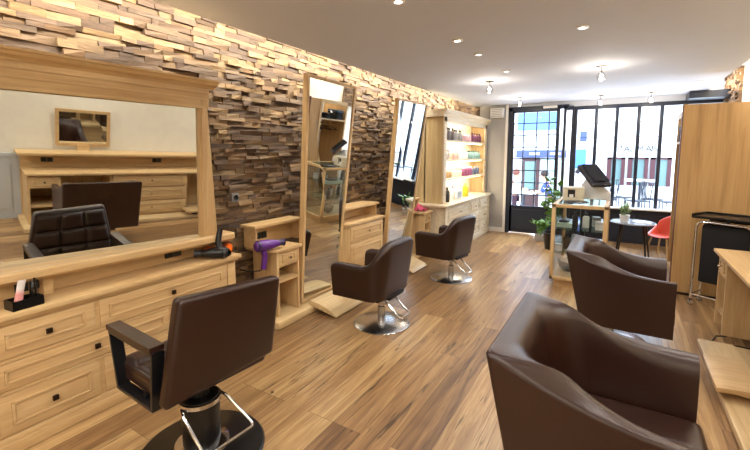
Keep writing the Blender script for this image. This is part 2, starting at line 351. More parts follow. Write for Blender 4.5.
# passers-by as one continuous skinned body with clothes as children
SKIN=plain('skin','c99678',.5)
def person(name,label,loc,rz,top,bottom,hair,joints):
    root=T(name,label,'person',loc,rz)
    def skinned(nm,mat,names,edges,rad,par):
        idx={k:i for i,k in enumerate(names)}
        me=bpy.data.meshes.new(nm); me.from_pydata([joints[k] for k in names],[(idx[a],idx[b]) for a,b in edges],[]); me.materials.append(mat)
        ob=bpy.data.objects.new(nm,me); COL.objects.link(ob); ob.parent=par
        sk=ob.modifiers.new('skin','SKIN'); sb=ob.modifiers.new('sub','SUBSURF'); sb.levels=2; sb.render_levels=2
        for i,k in enumerate(names):
            v=me.skin_vertices[0].data[i]; r_=rad[k]; v.radius=r_ if isinstance(r_,tuple) else (r_,r_); v.use_root=(i==0)
        for pl in me.polygons: pl.use_smooth=True
        return ob
    N=list(joints); rad=dict(pelvis=(.15,.1),waist=(.13,.09),chest=(.16,.1),neck=.05,chin=(.065,.075),head=(.085,.1),crown=(.06,.07))
    E=[('pelvis','waist'),('waist','chest'),('chest','neck'),('neck','chin'),('chin','head'),('head','crown')]
    for s in 'lr':
        E+=[('chest','sh'+s),('sh'+s,'el'+s),('el'+s,'wr'+s),('wr'+s,'ha'+s),('pelvis','hi'+s),('hi'+s,'kn'+s),('kn'+s,'an'+s),('an'+s,'to'+s)]
        rad.update({'sh'+s:.055,'el'+s:.042,'wr'+s:.03,'ha'+s:(.035,.02),'hi'+s:.085,'kn'+s:.06,'an'+s:.04,'to'+s:(.04,.03)})
    body=skinned('body',SKIN,N,E,rad,root)
    big={k:(tuple(q+.018 for q in v) if isinstance(v,tuple) else v+.018) for k,v in rad.items()}
    tn=['pelvis','waist','chest']+[a+s for s in 'lr' for a in ('sh','el')]
    skinned('shirt',top,tn,[e for e in E if e[0] in tn and e[1] in tn],big,root)
    bn=['pelvis']+[a+s for s in 'lr' for a in ('hi','kn','an')]
    skinned('trousers',bottom,bn,[e for e in E if e[0] in bn and e[1] in bn],big,root)
    h=Vector(joints['head']); MB().ball(h+Vector((.02,0,.045)),.112,(1,.92,.95)).obj('hair',hair,root)
    MB().ball(h+Vector((-.1,.03,0)),.012).obj('eye',BLACK,root); MB().ball(h+Vector((-.1,-.03,0)),.012).obj('eye',BLACK,root)
    MB().ball(h+Vector((-.11,0,-.025)),.016,(1.2,.8,1.2)).obj('nose',SKIN,root)
    return root
def J(lean=0,arm=.0):
    j=dict(pelvis=(0,0,.92),waist=(-lean*.3,0,1.08),chest=(-lean*.7,0,1.32),neck=(-lean,0,1.46),chin=(-lean-.03,0,1.53),head=(-lean-.03,0,1.6),crown=(-lean-.02,0,1.7))
    for s,k in (('l',1),('r',-1)):
        j.update({'sh'+s:(-lean*.7,.2*k,1.38),'el'+s:(-lean*.7-.1-arm*.5,.25*k,1.12),'wr'+s:(-lean*.7-.3-arm,.17*k,1.12),'ha'+s:(-lean*.7-.38-arm,.15*k,1.13),
          'hi'+s:(0,.1*k,.86),'kn'+s:(-.03*k,.11*k,.48),'an'+s:(.04*k,.11*k,.08),'to'+s:(-.12+.04*k,.11*k,.04)})
    return j
person('person','person in blue top and white trousers leaning on a table outside the glass door',(-1.62,12.2,-.5),.15,plain('blue_cloth','34498a',.8),plain('white_cloth','eeeeee',.8),plain('dark_hair','33261f',.8),J(.16,.05))
person('person','person in pale top and dark trousers standing behind the outdoor table',(-2.75,12.75,-.5),pi+.3,plain('pale_cloth','c8c2d2',.8),plain('plum_cloth','452a34',.8),plain('auburn_hair','7a4a3c',.8),J(.05,0))
ALU=plain('outdoor_aluminium','3c4048',.4,.5)
def bar_table(loc,label):
    t=T('cafe_table',label,'table',loc,0,'tables on the street')
    MB().box((-.35,-.35,1.08),(.35,.35,1.12),.01).obj('table_top',WHITE,t)
    MB().tube([(0,0,.03),(0,0,1.08)],.035).obj('pedestal',ALU,t); MB().lathe([(.25,0),(.25,.02),(.04,.05)]).obj('foot',ALU,t)
bar_table((.5,12.75,-.1),'white square high table on the terrace among the aluminium chairs')
bar_table((-2.3,12.0,-.5),'white square high table on the street between two people')
def cafe_chair(loc,rz,label,src=None):
    if src: return dup(src,loc,rz,label,'cafe chairs on the street')
    t=T('cafe_chair',label,'chair',loc,rz,'cafe chairs on the street')
    MB().box((-.2,-.2,.66),(.2,.2,.69),.01).obj('seat',ALU,t)
    for x in (-.18,.18):
        for y in (-.18,.18): MB().tube([(x,y,.68),(x*1.15,y*1.15,0)],.013).obj('leg',ALU,t)
    m=MB().tube(rr([(.18,-.19,.68),(.22,-.2,1.12),(.22,.2,1.12),(.18,.19,.68)],.08),.013)
    for y in (-.1,0,.1): m.tube([(.19,y,.7),(.22,y,1.12)],.008)
    m.obj('backrest',ALU,t); return t
struct(MB().box((-.7,10.6,-.5),(1.9,13.2,-.1)),'terrace',plain('terrace_paving','5c5e64',.8),smooth=False)
cc=None
for i,(x,y,r_,lb) in enumerate(((-.2,11.6,0,'under the first window pane'),(.1,12.2,2.6,'behind the second window pane'),(.42,11.5,.4,'at the middle window pane'),(.75,12.1,2.9,'at the last open pane'),(1.1,11.6,.3,'farthest along the pane row'))):
    c_=cafe_chair((x,y,-.1),r_,'tall aluminium cafe chair on the street, '+lb,cc); cc=cc or c_
# ------------------------------------------------------------------ lighting
def area(name,loc,rot,sx,sy,e,col=(1,1,1)):
    L=bpy.data.lights.new(name,'AREA'); L.shape='RECTANGLE'; L.size=sx; L.size_y=sy; L.energy=e; L.color=col
    ob=bpy.data.objects.new(name,L); COL.objects.link(ob); ob.location=loc; ob.rotation_euler=rot; return ob
W=bpy.data.worlds.new('sky'); S.world=W; W.use_nodes=True
bg=W.node_tree.nodes['Background']; bg.inputs[0].default_value=(.78,.88,1,1); bg.inputs[1].default_value=6.5
area('led_strip_lamp',(-2.82,3.3,2.86),(0,math.radians(62),0),.05,11,190,(1,.96,.82))
area('led_strip_lamp',(1.24,3.3,2.86),(0,-math.radians(62),0),.05,11,110,(1,.9,.75))
struct(MB().box((-2.8,-2.3,2.795),(-2.77,8.8,2.81)),'trim_6',LEDW,smooth=False)
struct(MB().box((1.16,-2.3,2.795),(1.19,8.8,2.81)),'trim_7',LEDW,smooth=False)
def spot(loc,e,size=150,blend=.8,rad=.06,col=(1,.955,.9)):
    L=bpy.data.lights.new('spot_light','SPOT'); L.energy=e; L.spot_size=math.radians(size); L.spot_blend=blend; L.shadow_soft_size=rad; L.color=col
    ob=bpy.data.objects.new('spot_light',L); COL.objects.link(ob); ob.location=loc; return ob
dl=None
for x,y,lb in ((-1.35,2.52,'nearest of the row down the ceiling'),(-1.33,3.64,'second along the ceiling row'),(-1.32,4.25,'third along the ceiling row'),(-1.28,5.28,'last of the ceiling row'),(-.32,3.81,'alone in the middle of the ceiling'),(.93,7.44,'by the right wall above the wardrobe'),
   (-1.35,.6,''),(-.32,1.2,''),(-.3,-.8,''),(-1.4,-.9,''),(.6,2.2,''),(.6,4.3,'')):
    spot((x,y,H-.06),32)
    if not lb: continue  # unlabelled spots are added general fill without a fixture
    g='recessed ceiling spotlights'; L_='small white recessed ceiling spotlight, '+lb
    if dl: dup(dl,(x,y,H),0,L_,g); continue
    dl=T('ceiling_spotlight',L_,'spotlight',(x,y,H),0,g)
    MB().lathe([(.026,-.004),(.03,-.012),(.046,-.01),(.05,0)]).obj('ring',WHITEP,dl)
    MB().lathe([(.0,-.006),(.026,-.004)]).obj('lamp',SPOTE,dl)
pl=None
for x,y,lb in ((-1.65,5.87,'nearest the left timber wall'),(-1.62,7.78,'in front of the glass door'),(-.24,5.58,'in the middle of the room'),(-.35,8.3,'before the window beyond the middle one'),(.4,8.35,'nearest the window corner and wardrobe')):
    P_=bpy.data.lights.new('bulb_light','POINT'); P_.energy=7; P_.color=(1,.88,.72); P_.shadow_soft_size=.03
    q=bpy.data.objects.new('bulb_light',P_); COL.objects.link(q); q.location=(x,y,H-.2)
    g='crystal ceiling lights'; L_='bare crystal bulb ceiling light on a flat disc, '+lb
    if pl: dup(pl,(x,y,H),0,L_,g); continue
    pl=T('ceiling_light',L_,'ceiling light',(x,y,H),0,g)
    MB().lathe([(.06,-.012),(.065,-.006),(.065,0)]).obj('canopy',NICKEL,pl)
    MB().tube([(0,0,-.01),(0,0,-.07)],.008).obj('stem',NICKEL,pl)
    MB().lathe([(.012,-.06),(.04,-.085),(.055,-.12),(.045,-.155),(.0,-.175)],n=8).obj('globe',CLEAR,pl,smooth=False)
    MB().ball((0,0,-.115),.02).obj('bulb',BULB,pl)
area('added_ceiling_fill',(-.6,-1.2,2.7),(0,0,0),1.6,1.2,60,(1,.92,.82))  # added fill light on the ceiling behind the camera, no fixture
# ------------------------------------------------------------------ furniture helpers
def drawer_front(par,x,y0,y1,z0,z1,off,mat=None,knob='square',sx=1,name='drawer'):
    """a drawer with a raised moulding frame, standing proud of plane x (sx: outward direction)"""
    mat=mat or OY
    m=MB(off).box((x-.02*sx,y0,z0),(x+.012*sx,y1,z1),.003)
    a=.055 if z1-z0>.18 else .038
    Y0,Y1,Z0,Z1=y0+a,y1-a,z0+a*.85,z1-a*.85; t=.016
    for (p,q) in (((Y0,Z0),(Y1,Z0+t)),((Y0,Z1-t),(Y1,Z1)),((Y0,Z0),(Y0+t,Z1)),((Y1-t,Z0),(Y1,Z1))):
        m.box((x+.005*sx,p[0],p[1]),(x+.022*sx,q[0],q[1]),.006)
    d=m.obj(name,mat,par)
    yc,zc=(y0+y1)/2,(z0+z1)/2
    if knob=='square':
        MB(off).box((x+.01*sx,yc-.006,zc-.006),(x+.03*sx,yc+.006,zc+.006)).box((x+.026*sx,yc-.016,zc-.016),(x+.042*sx,yc+.016,zc+.016),.005).obj('knob',BRONZE,d)
    elif knob:
        MB(off).lathe([(.006,.0),(.006,.02),(.014,.026),(.012,.036),(0,.038)],n=12,M=Matrix.Translation((x+.012*sx,yc,zc))@Matrix.Rotation(sx*pi/2,4,'Y')).obj('knob',NICKEL,d)
    return d
def outlet(par,x,y,z,off,sx=1,n=2):
    m=MB(off)
    for k in range(n):
        yy=y+(k-(n-1)/2)*.075
        m.box((x,yy-.034,z-.034),(x+.01*sx,yy+.034,z+.034),.004)
        m.lathe([(.02,0),(.022,.006),(.014,.004),(0,.003)],n=14,M=Matrix.Translation((x+.008*sx,yy,z))@Matrix.Rotation(sx*pi/2,4,'Y'))
    return m.obj('power_outlet',BLACK,par)
WX=-3.17   # face of the timber wall
# ------------------------------------------------------------------ dresser cabinet on the left
L0=(-2.86,1.19,0)
dc=T('dresser_cabinet','long oak dresser cabinet with bronze-knobbed panelled drawers under the wide mirror','cabinet',L0)
MB(L0).box((WX-.03,.07,.06),(-2.875,2.3,.78)).box((-2.9,2.235,.06),(-2.862,2.315,.78),.004).box((-2.9,.065,.06),(-2.862,.1,.78),.004).box((-2.9,.07,.535),(-2.866,2.3,.55)).box((-2.9,.07,.352),(-2.866,2.3,.366)).box((-2.9,.07,.75),(-2.862,2.3,.78),.003).obj('carcass',OY,dc)
MB(L0).box((WX-.03,.05,.0),(-2.845,2.33,.075),.008).box((-2.9,.05,.07),(-2.853,2.33,.105),.008).obj('plinth',OY,dc)
MB(L0).box((WX-.05,.03,.785),(-2.825,2.36,.818),.008).box((WX-.03,.05,.765),(-2.845,2.335,.79),.005).obj('worktop',OY,dc)
for z0,z1,cols in ((.562,.748,((.1,.665),(.69,1.195),(1.225,2.225))),(.378,.53,((.1,.665),(.69,1.69),(1.715,2.225))),(.115,.348,((.1,.665),(.69,1.2),(1.23,2.225)))):
    for y0,y1 in cols: drawer_front(dc,-2.875,y0,y1,z0,z1,L0)
MB(L0).box((WX-.05,.1,.81),(-3.12,2.3,.933)).box((-3.14,.1,.81),(-3.02,.16,.933)).box((-3.14,2.19,.81),(-3.02,2.25,.933)).box((-3.14,1.0,.81),(-3.05,1.05,.933)).obj('back_board',OY,dc)
outlet(dc,-3.12,.95,.885,L0); outlet(dc,-3.12,1.9,.885,L0)
# ------------------------------------------------------------------ wide dresser mirror, tilted forward
TH=.095; O=Vector((-3.03,1.19,.98))
dm=T('dresser_mirror','very wide oak framed mirror with moulded cornice standing on the dresser cabinet','mirror',O)
dm.rotation_euler=(0,TH,-.06)
YW=Matrix.Rotation(-.05,4,'Z')
# local frame: x out of the mirror, y along, z up the mirror
def post(k): return [(k*.86,0.0),(k*1.02,0.0),(k*.89,1.25),(k*.84,1.25),(k*.84,1.09)]
for k in (1,-1): MB().prism(post(k),0,-.16,.03,.006).prism([(k*.875,.02),(k*.9,.02),(k*.865,1.1),(k*.848,1.1)],0,.02,.042,.006).obj('post',OZ,dm)
MB().box((-.16,-.92,1.09),(.03,.92,1.25),.004).box((.02,-.88,1.085),(.042,.88,1.105),.005).box((.02,-.9,1.15),(.038,.9,1.165),.004).box((.02,-.905,1.2),(.045,.905,1.215),.004).obj('header',OY,dm)
MB().prism([(-.16,1.24),(.035,1.24),(.045,1.255),(.075,1.272),(.085,1.292),(.1,1.297),(.1,1.312),(-.16,1.312)],1,-.965,.965).obj('cornice',OY,dm,smooth=False)
MB().box((-.16,-.87,.0),(.02,.87,.035),.004).obj('bottom_rail',OY,dm)
g=MB().box((-.004,-.9,.02),(.0,.9,1.1)).obj('glass',MIRROR,dm,smooth=False); g.rotation_euler=(0,-.012,-.05); g.location=(-.035,0,0)
MB().box((-.18,-.95,.0),(-.16,.95,1.25)).obj('back_panel',OZ,dm,smooth=False)
ld=MB(O).prism([(WX-.03,.935),(-2.985,.935),(-2.96,.955),(-2.945,.96),(-2.945,1.0),(-2.955,1.012),(WX-.03,1.012)],1,.04,2.34).obj('ledge',OY,dm,smooth=False)
ld.rotation_euler=(0,-TH,0)
# ------------------------------------------------------------------ tall mirrors
def tall_mirror(name,label,c,w=.03):
    c=[Vector(q) for q in c]; tl,tr,br,bl=c; b=(bl+br)/2
    n=(tr-tl).cross(bl-tl).normalized()
    if n.x<0: n=-n
    root=T(name,label,'mirror',b,0,None)
    off=b
    def inset(p,q,r_):
        return p+(q-p).normalized()*w+(r_-p).normalized()*w
    I=[inset(tl,tr,bl),inset(tr,tl,br),inset(br,bl,tr),inset(bl,br,tl)]
    d=-n*.05
    MB(off).hexa([tl,tr,I[1],I[0]],d).obj('top_rail',OY,root,smooth=False)
    MB(off).hexa([bl,br,I[2],I[3]],d).obj('bottom_rail',OY,root,smooth=False)
    MB(off).hexa([tl,I[0],I[3],bl],d).obj('stile',OZ,root,smooth=False); MB(off).hexa([tr,I[1],I[2],br],d).obj('stile',OZ,root,smooth=False)
    MB(off).hexa([q-n*.012 for q in I],-n*.006).obj('glass',MIRROR,root,smooth=False)
    MB(off).hexa([tl-n*.05,tr-n*.05,br-n*.05,bl-n*.05],-n*.012).obj('back_panel',OZ,root,smooth=False)
    zt=min(tl.z,tr.z)-.3; yc=(tl.y+tr.y)/2
    MB(off).tube([(WX-.05,yc,zt),(tl.x-.02,yc,zt)],.02).obj('wall_bracket',STEEL,root)
    return root
tall_mirror('tall_mirror','tall narrow oak framed mirror beside the second drawer tower, nearer the dresser',[(-2.633,3.071,2.483),(-2.589,3.857,2.456),(-2.823,3.772,.1),(-2.866,3.17,.085)])
tall_mirror('tall_mirror','tall narrow oak framed mirror tilted forward just before the lit product shelves',[(-2.612,4.917,2.459),(-2.576,5.803,2.468),(-2.82,5.66,.1),(-2.84,4.93,.085)])
# ------------------------------------------------------------------ foot platforms and foot rests
L=(-2.9,3.05,0)
tag(MB(L).box((WX,2.68,0),(-2.72,4.05,.075),.02).obj('platform',PY),'low pale oak platform on the floor under the nearer tall mirror','platform','oak platforms under the mirrors')
L=(-2.9,5.3,0)
tag(MB(L).box((WX,4.98,0),(-2.72,5.95,.075),.02).obj('platform',PY),'low pale oak platform on the floor under the farther tall mirror','platform','oak platforms under the mirrors')
def footrest(label,x0,x1,y0,y1,zb,zt,ze,sx):
    pts=[(x0,zb),(x0,zt)]
    for i in range(1,9):
        t=i/8; pts.append((x0+(x1-x0)*t, zt+(ze-zt)*t**2.2))
    pts.append((x1,zb if ze>zb+.02 else ze-.012)); 
    if zb<ze-.02: pts.append((x0+(x1-x0)*.5,zb))
    off=((x0+x1)/2,(y0+y1)/2,0)
    return tag(MB(off).prism(pts,1,y0,y1,.004).obj('footrest',PY),label,'footrest','curved oak footrests')
footrest('curved oak footrest sloping to the floor at the nearer tall mirror',-2.78,-2.42,3.2,3.72,.078,.125,.02,1).location.z+=0
footrest('curved oak footrest sloping to the floor at the farther tall mirror',-2.78,-2.42,5.02,5.5,.078,.125,.02,1)
# ------------------------------------------------------------------ drawer towers
def tower(label,y0,y1,xf,zt,loc,kind,ledge):
    off=loc; t=T('drawer_tower',label,'cabinet',loc,0)
    b=.075
    if kind=='open':
        MB(off).box((WX,y0,b),(xf,y0+.025,zt-.03),.002).obj('side_panel',OZ,t); MB(off).box((WX,y1-.025,b),(xf,y1,zt-.03),.002).obj('side_panel',OZ,t)
        MB(off).box((WX,y0+.02,b),(WX+.02,y1-.02,zt-.03)).obj('back_panel',OZ,t)
        MB(off).box((WX,y0+.02,zt-.35),(xf,y1-.02,zt-.325)).obj('shelf',OY,t); MB(off).box((WX,y0+.02,zt-.2),(xf-.02,y1-.02,zt-.18)).obj('shelf',OY,t)
        drawer_front(t,xf-.012,y0+.028,y1-.028,zt-.185,zt-.035,off,OY,'round')
    else:
        MB(off).prism([(WX,y0-.06),(xf-.09,y0-.06),(xf,y0),(xf,y1),(WX,y1)],2,b,zt-.03).obj('carcass',OZ,t,smooth=False)
        drawer_front(t,xf,y0+.03,y1-.03,zt-.25,zt-.045,off,OY,'round')
        drawer_front(t,xf,y0+.03,y1-.03,zt-.6,zt-.28,off,OY,None,name='lower_panel')
    MB(off).prism([(WX-.03,y0-.07),(xf-.07,y0-.07),(xf+.03,y0-.02),(xf+.03,y1+.02),(WX-.03,y1+.02)],2,zt-.03,zt,.005).obj('worktop',OY,t)
    ly0,ly1,lx,lz=ledge
    MB(off).box((WX-.03,ly0,lz-.03),(lx,ly1,lz),.005).obj('ledge',OY,t)
    MB(off).box((WX-.01,ly0+.04,zt),(WX+.05,ly1-.02,lz-.03)).box((WX-.01,ly0+.03,zt),(lx-.03,ly0+.05,lz-.03)).box((WX-.01,ly1-.05,zt),(lx-.03,ly1-.03,lz-.03)).obj('back_board',OY,t)
    outlet(t,WX+.05,min(ly0+.2,(ly0+ly1)/2),(zt+lz-.03)/2,off,1,2 if ly1-ly0>.3 else 1)
    return t
tower('narrow oak drawer tower with open niche between dresser and nearer tall mirror',2.79,3.11,-2.83,.765,(-2.83,2.95,0),'open',(2.66,3.36,-2.98,1.0))
tower('wide oak two-drawer tower with chamfered side between the two tall mirrors',4.02,4.86,-2.83,.835,(-2.83,4.45,0),'closed',(3.9,4.88,-2.9,1.02))
tower('small oak drawer tower by the lit product shelves, pink cloth on top',5.82,6.075,-2.62,.775,(-2.62,5.9,0),'open',(5.86,6.06,-2.8,.98))
# ------------------------------------------------------------------ square backed styling chair (front)
def tufted(m,u0,u1,v0,v1,nu,nv,depth,place,res=14):
    """cushion surface of nu x nv puffed squares; place(u,v,h)->point"""
    NU,NV=nu*res,nv*res; vs=[];fs=[]
    for j in range(NV+1):
        for i in range(NU+1):
            a=abs(math.sin(pi*nu*i/NU)); b=abs(math.sin(pi*nv*j/NV)); h=depth*(min(1,a*1.6)*min(1,b*1.6))**.45
            if i in(0,NU) or j in (0,NV): h=-.012
            vs.append(place(u0+(u1-u0)*i/NU,v0+(v1-v0)*j/NV,h))
    for j in range(NV):
        for i in range(NU):
            k=j*(NU+1)+i; fs.append((k,k+1,k+NU+2,k+NU+1))
    return m.raw(vs,fs)
st=T('styling_chair','brown styling chair with flat square back and black loop arms, nearest the dresser','chair',(-1.96,1.31,0),-.08)
# front of the chair is local -x
def bl(u,v,h):
    """u,v in 0..1 over the back face, h forward"""
    a=Vector((.2,-.19,.995)).lerp(Vector((.295,.36,.995)),u); b_=Vector((.18,-.28,.455)).lerp(Vector((.135,.42,.46)),u)
    return b_.lerp(a,v)+Vector((-h,0,0))
bk=MB().box((0,0,0),(.62,.53,.085),.03,None,4)
for v_ in bk.b.verts: v_.co=bl(v_.co.x/.62,v_.co.y/.53,v_.co.z)
tufted(bk,.03,.97,.12,.95,3,3,.022,lambda u,v,h:bl(u,v,.087+h))
bmesh.ops.recalc_face_normals(bk.b,faces=bk.b.faces)
bk.obj('backrest',LEATHER,st,ang=60)
sm=MB().box((-.42,-.235,.42),(.12,.375,.53),.03,None,3)
tufted(sm,-.41,.11,-.225,.365,3,3,.02,lambda u,v,h:Vector((u,v,.532+h)))
sm.obj('seat',LEATHER,st,ang=60)
MB().box((-.2,-.1,.385),(.02,.18,.425),.01).obj('seat_plate',BLACKM,st)
for k in (-1,1):
    y=.07+k*.32
    loop=[(-.43,.715),(.08,.722),(.05,.405),(-.36,.39)]
    def inset2(P,t):
        c=Vector((sum(a for a,_ in P)/4,sum(b for _,b in P)/4)); return [((a-c.x)*(1-t/abs(a-c.x))+c.x,(b-c.y)*(1-t/abs(b-c.y))+c.y) for a,b in P]
    inn=inset2(loop,.018); m=MB()
    for i in range(4):
        j=(i+1)%4; m.prism([loop[i],loop[j],inn[j],inn[i]],1,y-.032,y+.032,.003)
    a_=m.obj('armrest',BLACKM,st,smooth=False)
    MB().hexa([(-.44,y-.036,.718),(-.44,y+.036,.718),(.07,y+.036,.724),(.07,y-.036,.724)],(0,0,.028)).obj('arm_pad',LEATHER,a_,smooth=False)
    MB().tube([(-.1,.07+k*.2,.41),(-.1,.07+k*.32,.425)],.014).obj('arm_bracket',BLACKM,a_)
MB().lathe([(.1,.04),(.104,.33),(.1,.345),(.05,.35),(.05,.39)],n=36).obj('column',BLACK,st)
MB().lathe([(.104,.31),(.112,.314),(.112,.336),(.104,.34)],n=36).obj('column_ring',CHROME,st)
MB().lathe([(.34,0),(.345,.012),(.335,.024),(.22,.042),(.14,.052),(.12,.06)],n=48).obj('base',BLACK,st)
MB().lathe([(.15,.05),(.145,.066),(.11,.075)],n=32).obj('base_collar',CHROME,st)
MB().tube(rr([(0,-.11,.31),(.04,-.125,.3),(.2,-.1,.12),(.2,.21,.12),(.04,.13,.3),(0,.11,.31)],.03),.009,8).obj('pump_bar',CHROME,st)
# ------------------------------------------------------------------ upholstered shells
def shell(m,hw,xb,xf,thick,zb,ztop,rad,lean=.06,flare=.0,n=14,rnd=.5,taper=0):
    """U shaped shell; front is -x, back at +x. path starts at one arm front, runs round the back to the other.
    ztop(s,side) gives the top by position; sections are rounded over"""
    path=[]; r=rad
    def add(x,y,nx,ny): path.append((x,y,nx,ny))
    for i in range(n+1): add(xf+(xb-r-xf)*i/n,-hw,0,-1)
    for i in range(1,9):
        a=-pi/2+pi/2*i/8; add(xb-r+r*math.cos(a),-hw+r+r*math.sin(a),math.cos(a),math.sin(a))
    for i in range(1,n): add(xb,-hw+r+(2*hw-2*r)*i/n,1,0)
    for i in range(0,9):
        a=pi/2*i/8; add(xb-r+r*math.cos(a),hw-r+r*math.sin(a),math.cos(a),math.sin(a))
    for i in range(1,n+1): add(xb-r+(xf-xb+r)*i/n,hw,0,1)
    vs=[];fs=[]; K=0
    for (x,y,nx,ny) in path:
        zt=ztop(x,y,nx); th=thick; h=zt-zb; sec=[]
        t2=th*rnd
        sec.append((0,zb)); sec.append((0,zb+h*.5)); sec.append((0,zt-t2))
        for i in range(1,8):
            a=pi/2*i/8; sec.append((t2*(1-math.cos(a)),zt-t2+t2*math.sin(a)))
        sec.append((t2,zt)); sec.append((th-t2,zt))
        for i in range(1,8):
            a=pi/2*i/8; sec.append((th-t2+t2*math.sin(a),zt-t2+t2*math.cos(a)))
        sec.append((th,zt-t2)); sec.append((th,zb+.02)); K=len(sec)
        for d,z in sec:
            ly=(z-zb)
            out=lean*ly*max(0,nx)+flare*ly*(1-max(0,nx))-taper*(1-min(1,ly/.3))
            vs.append(Vector((x+nx*(out-d),y+ny*(out-d),z)))
    N=len(path)
    for i in range(N-1):
        for k in range(K-1): fs.append((i*K+k,(i+1)*K+k,(i+1)*K+k+1,i*K+k+1))
        fs.append((i*K+K-1,(i+1)*K+K-1,(i+1)*K,i*K))
    fs.append(tuple(range(K))); fs.append(tuple((N-1)*K+k for k in range(K)))
    return m.raw(vs,fs)
def sstep(a,b,x):
    t=max(0,min(1,(x-a)/(b-a))); return t*t*(3-2*t)
def pedestal(root,r=.28,col=STEEL,zt=.34):
    MB().lathe([(r,0),(r+.003,.008),(r-.01,.016),(.1,.03),(.06,.035)],n=48).obj('base',col,root)
    MB().lathe([(.038,.03),(.038,.18),(.028,.185),(.028,zt)],n=24).obj('column',col,root)
    MB().tube(rr([(.02,-.09,zt-.03),(.06,-.09,zt-.04),(.27,-.09,.13),(.27,.09,.13),(.06,.09,zt-.04),(.02,.09,zt-.03)],.03),.008).obj('pump_bar',CHROME,root)
    MB().box((-.18,-.15,zt-.03),(.18,.15,zt+.005),.008).obj('seat_plate',BLACKM,root)
tub=T('tub_chair','rounded brown leather tub chair on a steel disc base, at the nearer tall mirror','chair',(-1.97,3.36,0),-.0,'tub chairs')
def ztub(x,y,nx):
    # arms low and level, back rising with rounded shoulders
    back=.885-.17*max(0,(abs(y)-.12)/.23)**3.2
    k=sstep(-.02,.16,x) if abs(y)>.25 else 1
    return .665+(max(back,.665)-.665)*k+ (-.02*sstep(-.3,-.38,x))
shell(MB(),.345,.17,-.36,.105,.33,ztub,.13,.12,.06,taper=.015).obj('shell',LEATHER,tub,ang=75)
MB().box((-.37,-.25,.36),(.1,.25,.47),.04,None,4).obj('seat_cushion',LEATHER,tub)
MB().box((-.3,-.3,.325),(.14,.3,.36),.01).obj('seat_underside',BLACK,tub)
pedestal(tub)
dup(tub,(-1.9,5.13,0),-.16,'rounded brown leather tub chair on a steel disc base, at the farther tall mirror','tub chairs')
club=T('club_chair','boxy brown leather club chair with a sloping arm, nearest the camera on the right','chair',(-.06,1.94,0),pi,'club chairs')
def club_shell(m,hw,xb,xf,th,zb,ro,ri,lean):
    out=[];inn=[]; n=22
    for i in range(n+1):
        t=i/n; out.append((xf+(xb-ro-xf)*t,-hw)); inn.append((xf+(xb-th-ri-xf)*t,-hw+th))
    for i in range(1,11):
        a=-pi/2+pi/2*i/10; out.append((xb-ro+ro*math.cos(a),-hw+ro+ro*math.sin(a))); inn.append((xb-th-ri+ri*math.cos(a),-hw+th+ri+ri*math.sin(a)))
    for i in range(1,8):
        t=i/8; out.append((xb,(-hw+ro)*(1-t))); inn.append((xb-th,(-hw+th+ri)*(1-t)))
    out.append((xb,0)); inn.append((xb-th,0))
    for src in (out,inn): src+= [(x,-y) for x,y in src[-2::-1]]
    vs=[];fs=[];K=0
    for (o_,q_) in zip(out,inn):
        t=(o_[0]-xf)/(xb-xf); zt=.712+.163*t**2.5; h=zt-zb; sec=[(0,zb),(0,zb+.5*h),(0,zt-.015)]
        for i in range(1,6):
            a=pi/2*i/6; sec.append((.12*(1-math.cos(a)),zt-.015+.015*math.sin(a)))
        sec+= [(.12,zt),(.35,zt-.004)]
        for i in range(1,8):
            a=pi/2*i/8; sec.append((.35+.6*math.sin(a),zt-.004-.1*(1-math.cos(a))))
        sec+= [(1,zt-.2),(1.0,zb+.1),(1.0,zb)]; K=len(sec)
        tq=(q_[0]-xf)/(xb-xf)
        for d,z in sec:
            ly=z-zb; x=o_[0]*(1-d)+q_[0]*d; y=o_[1]*(1-d)+q_[1]*d; tt=t*(1-d)+tq*d
            vs.append(Vector((x+lean*ly*max(0,tt)**1.4,y*(1+.03*ly),z)))
    N=len(out)
    for i in range(N-1):
        for k in range(K-1): fs.append((i*K+k,(i+1)*K+k,(i+1)*K+k+1,i*K+k+1))
        fs.append((i*K+K-1,(i+1)*K+K-1,(i+1)*K,i*K))
    fs.append(tuple(range(K))); fs.append(tuple((N-1)*K+k for k in range(K)))
    return m.raw(vs,fs)
club_shell(MB(),.41,.22,-.43,.1,.255,.018,.17,.22).obj('shell',LEATHER2,club,ang=50)
MB().box((-.45,-.305,.3),(.14,.305,.455),.045,None,5).obj('seat_cushion',LEATHER2,club)
MB().box((-.38,-.37,.245),(.18,.37,.3),.01).obj('seat_underside',BLACK,club)
pedestal(club,.3,STEEL,.25)
club.scale=(1.0,1.02,1.055)
c2=dup(club,(0,4.16,0),pi,'boxy brown leather club chair with a sloping arm, in front of the glass display case','club chairs'); c2.scale=(1,1,1)
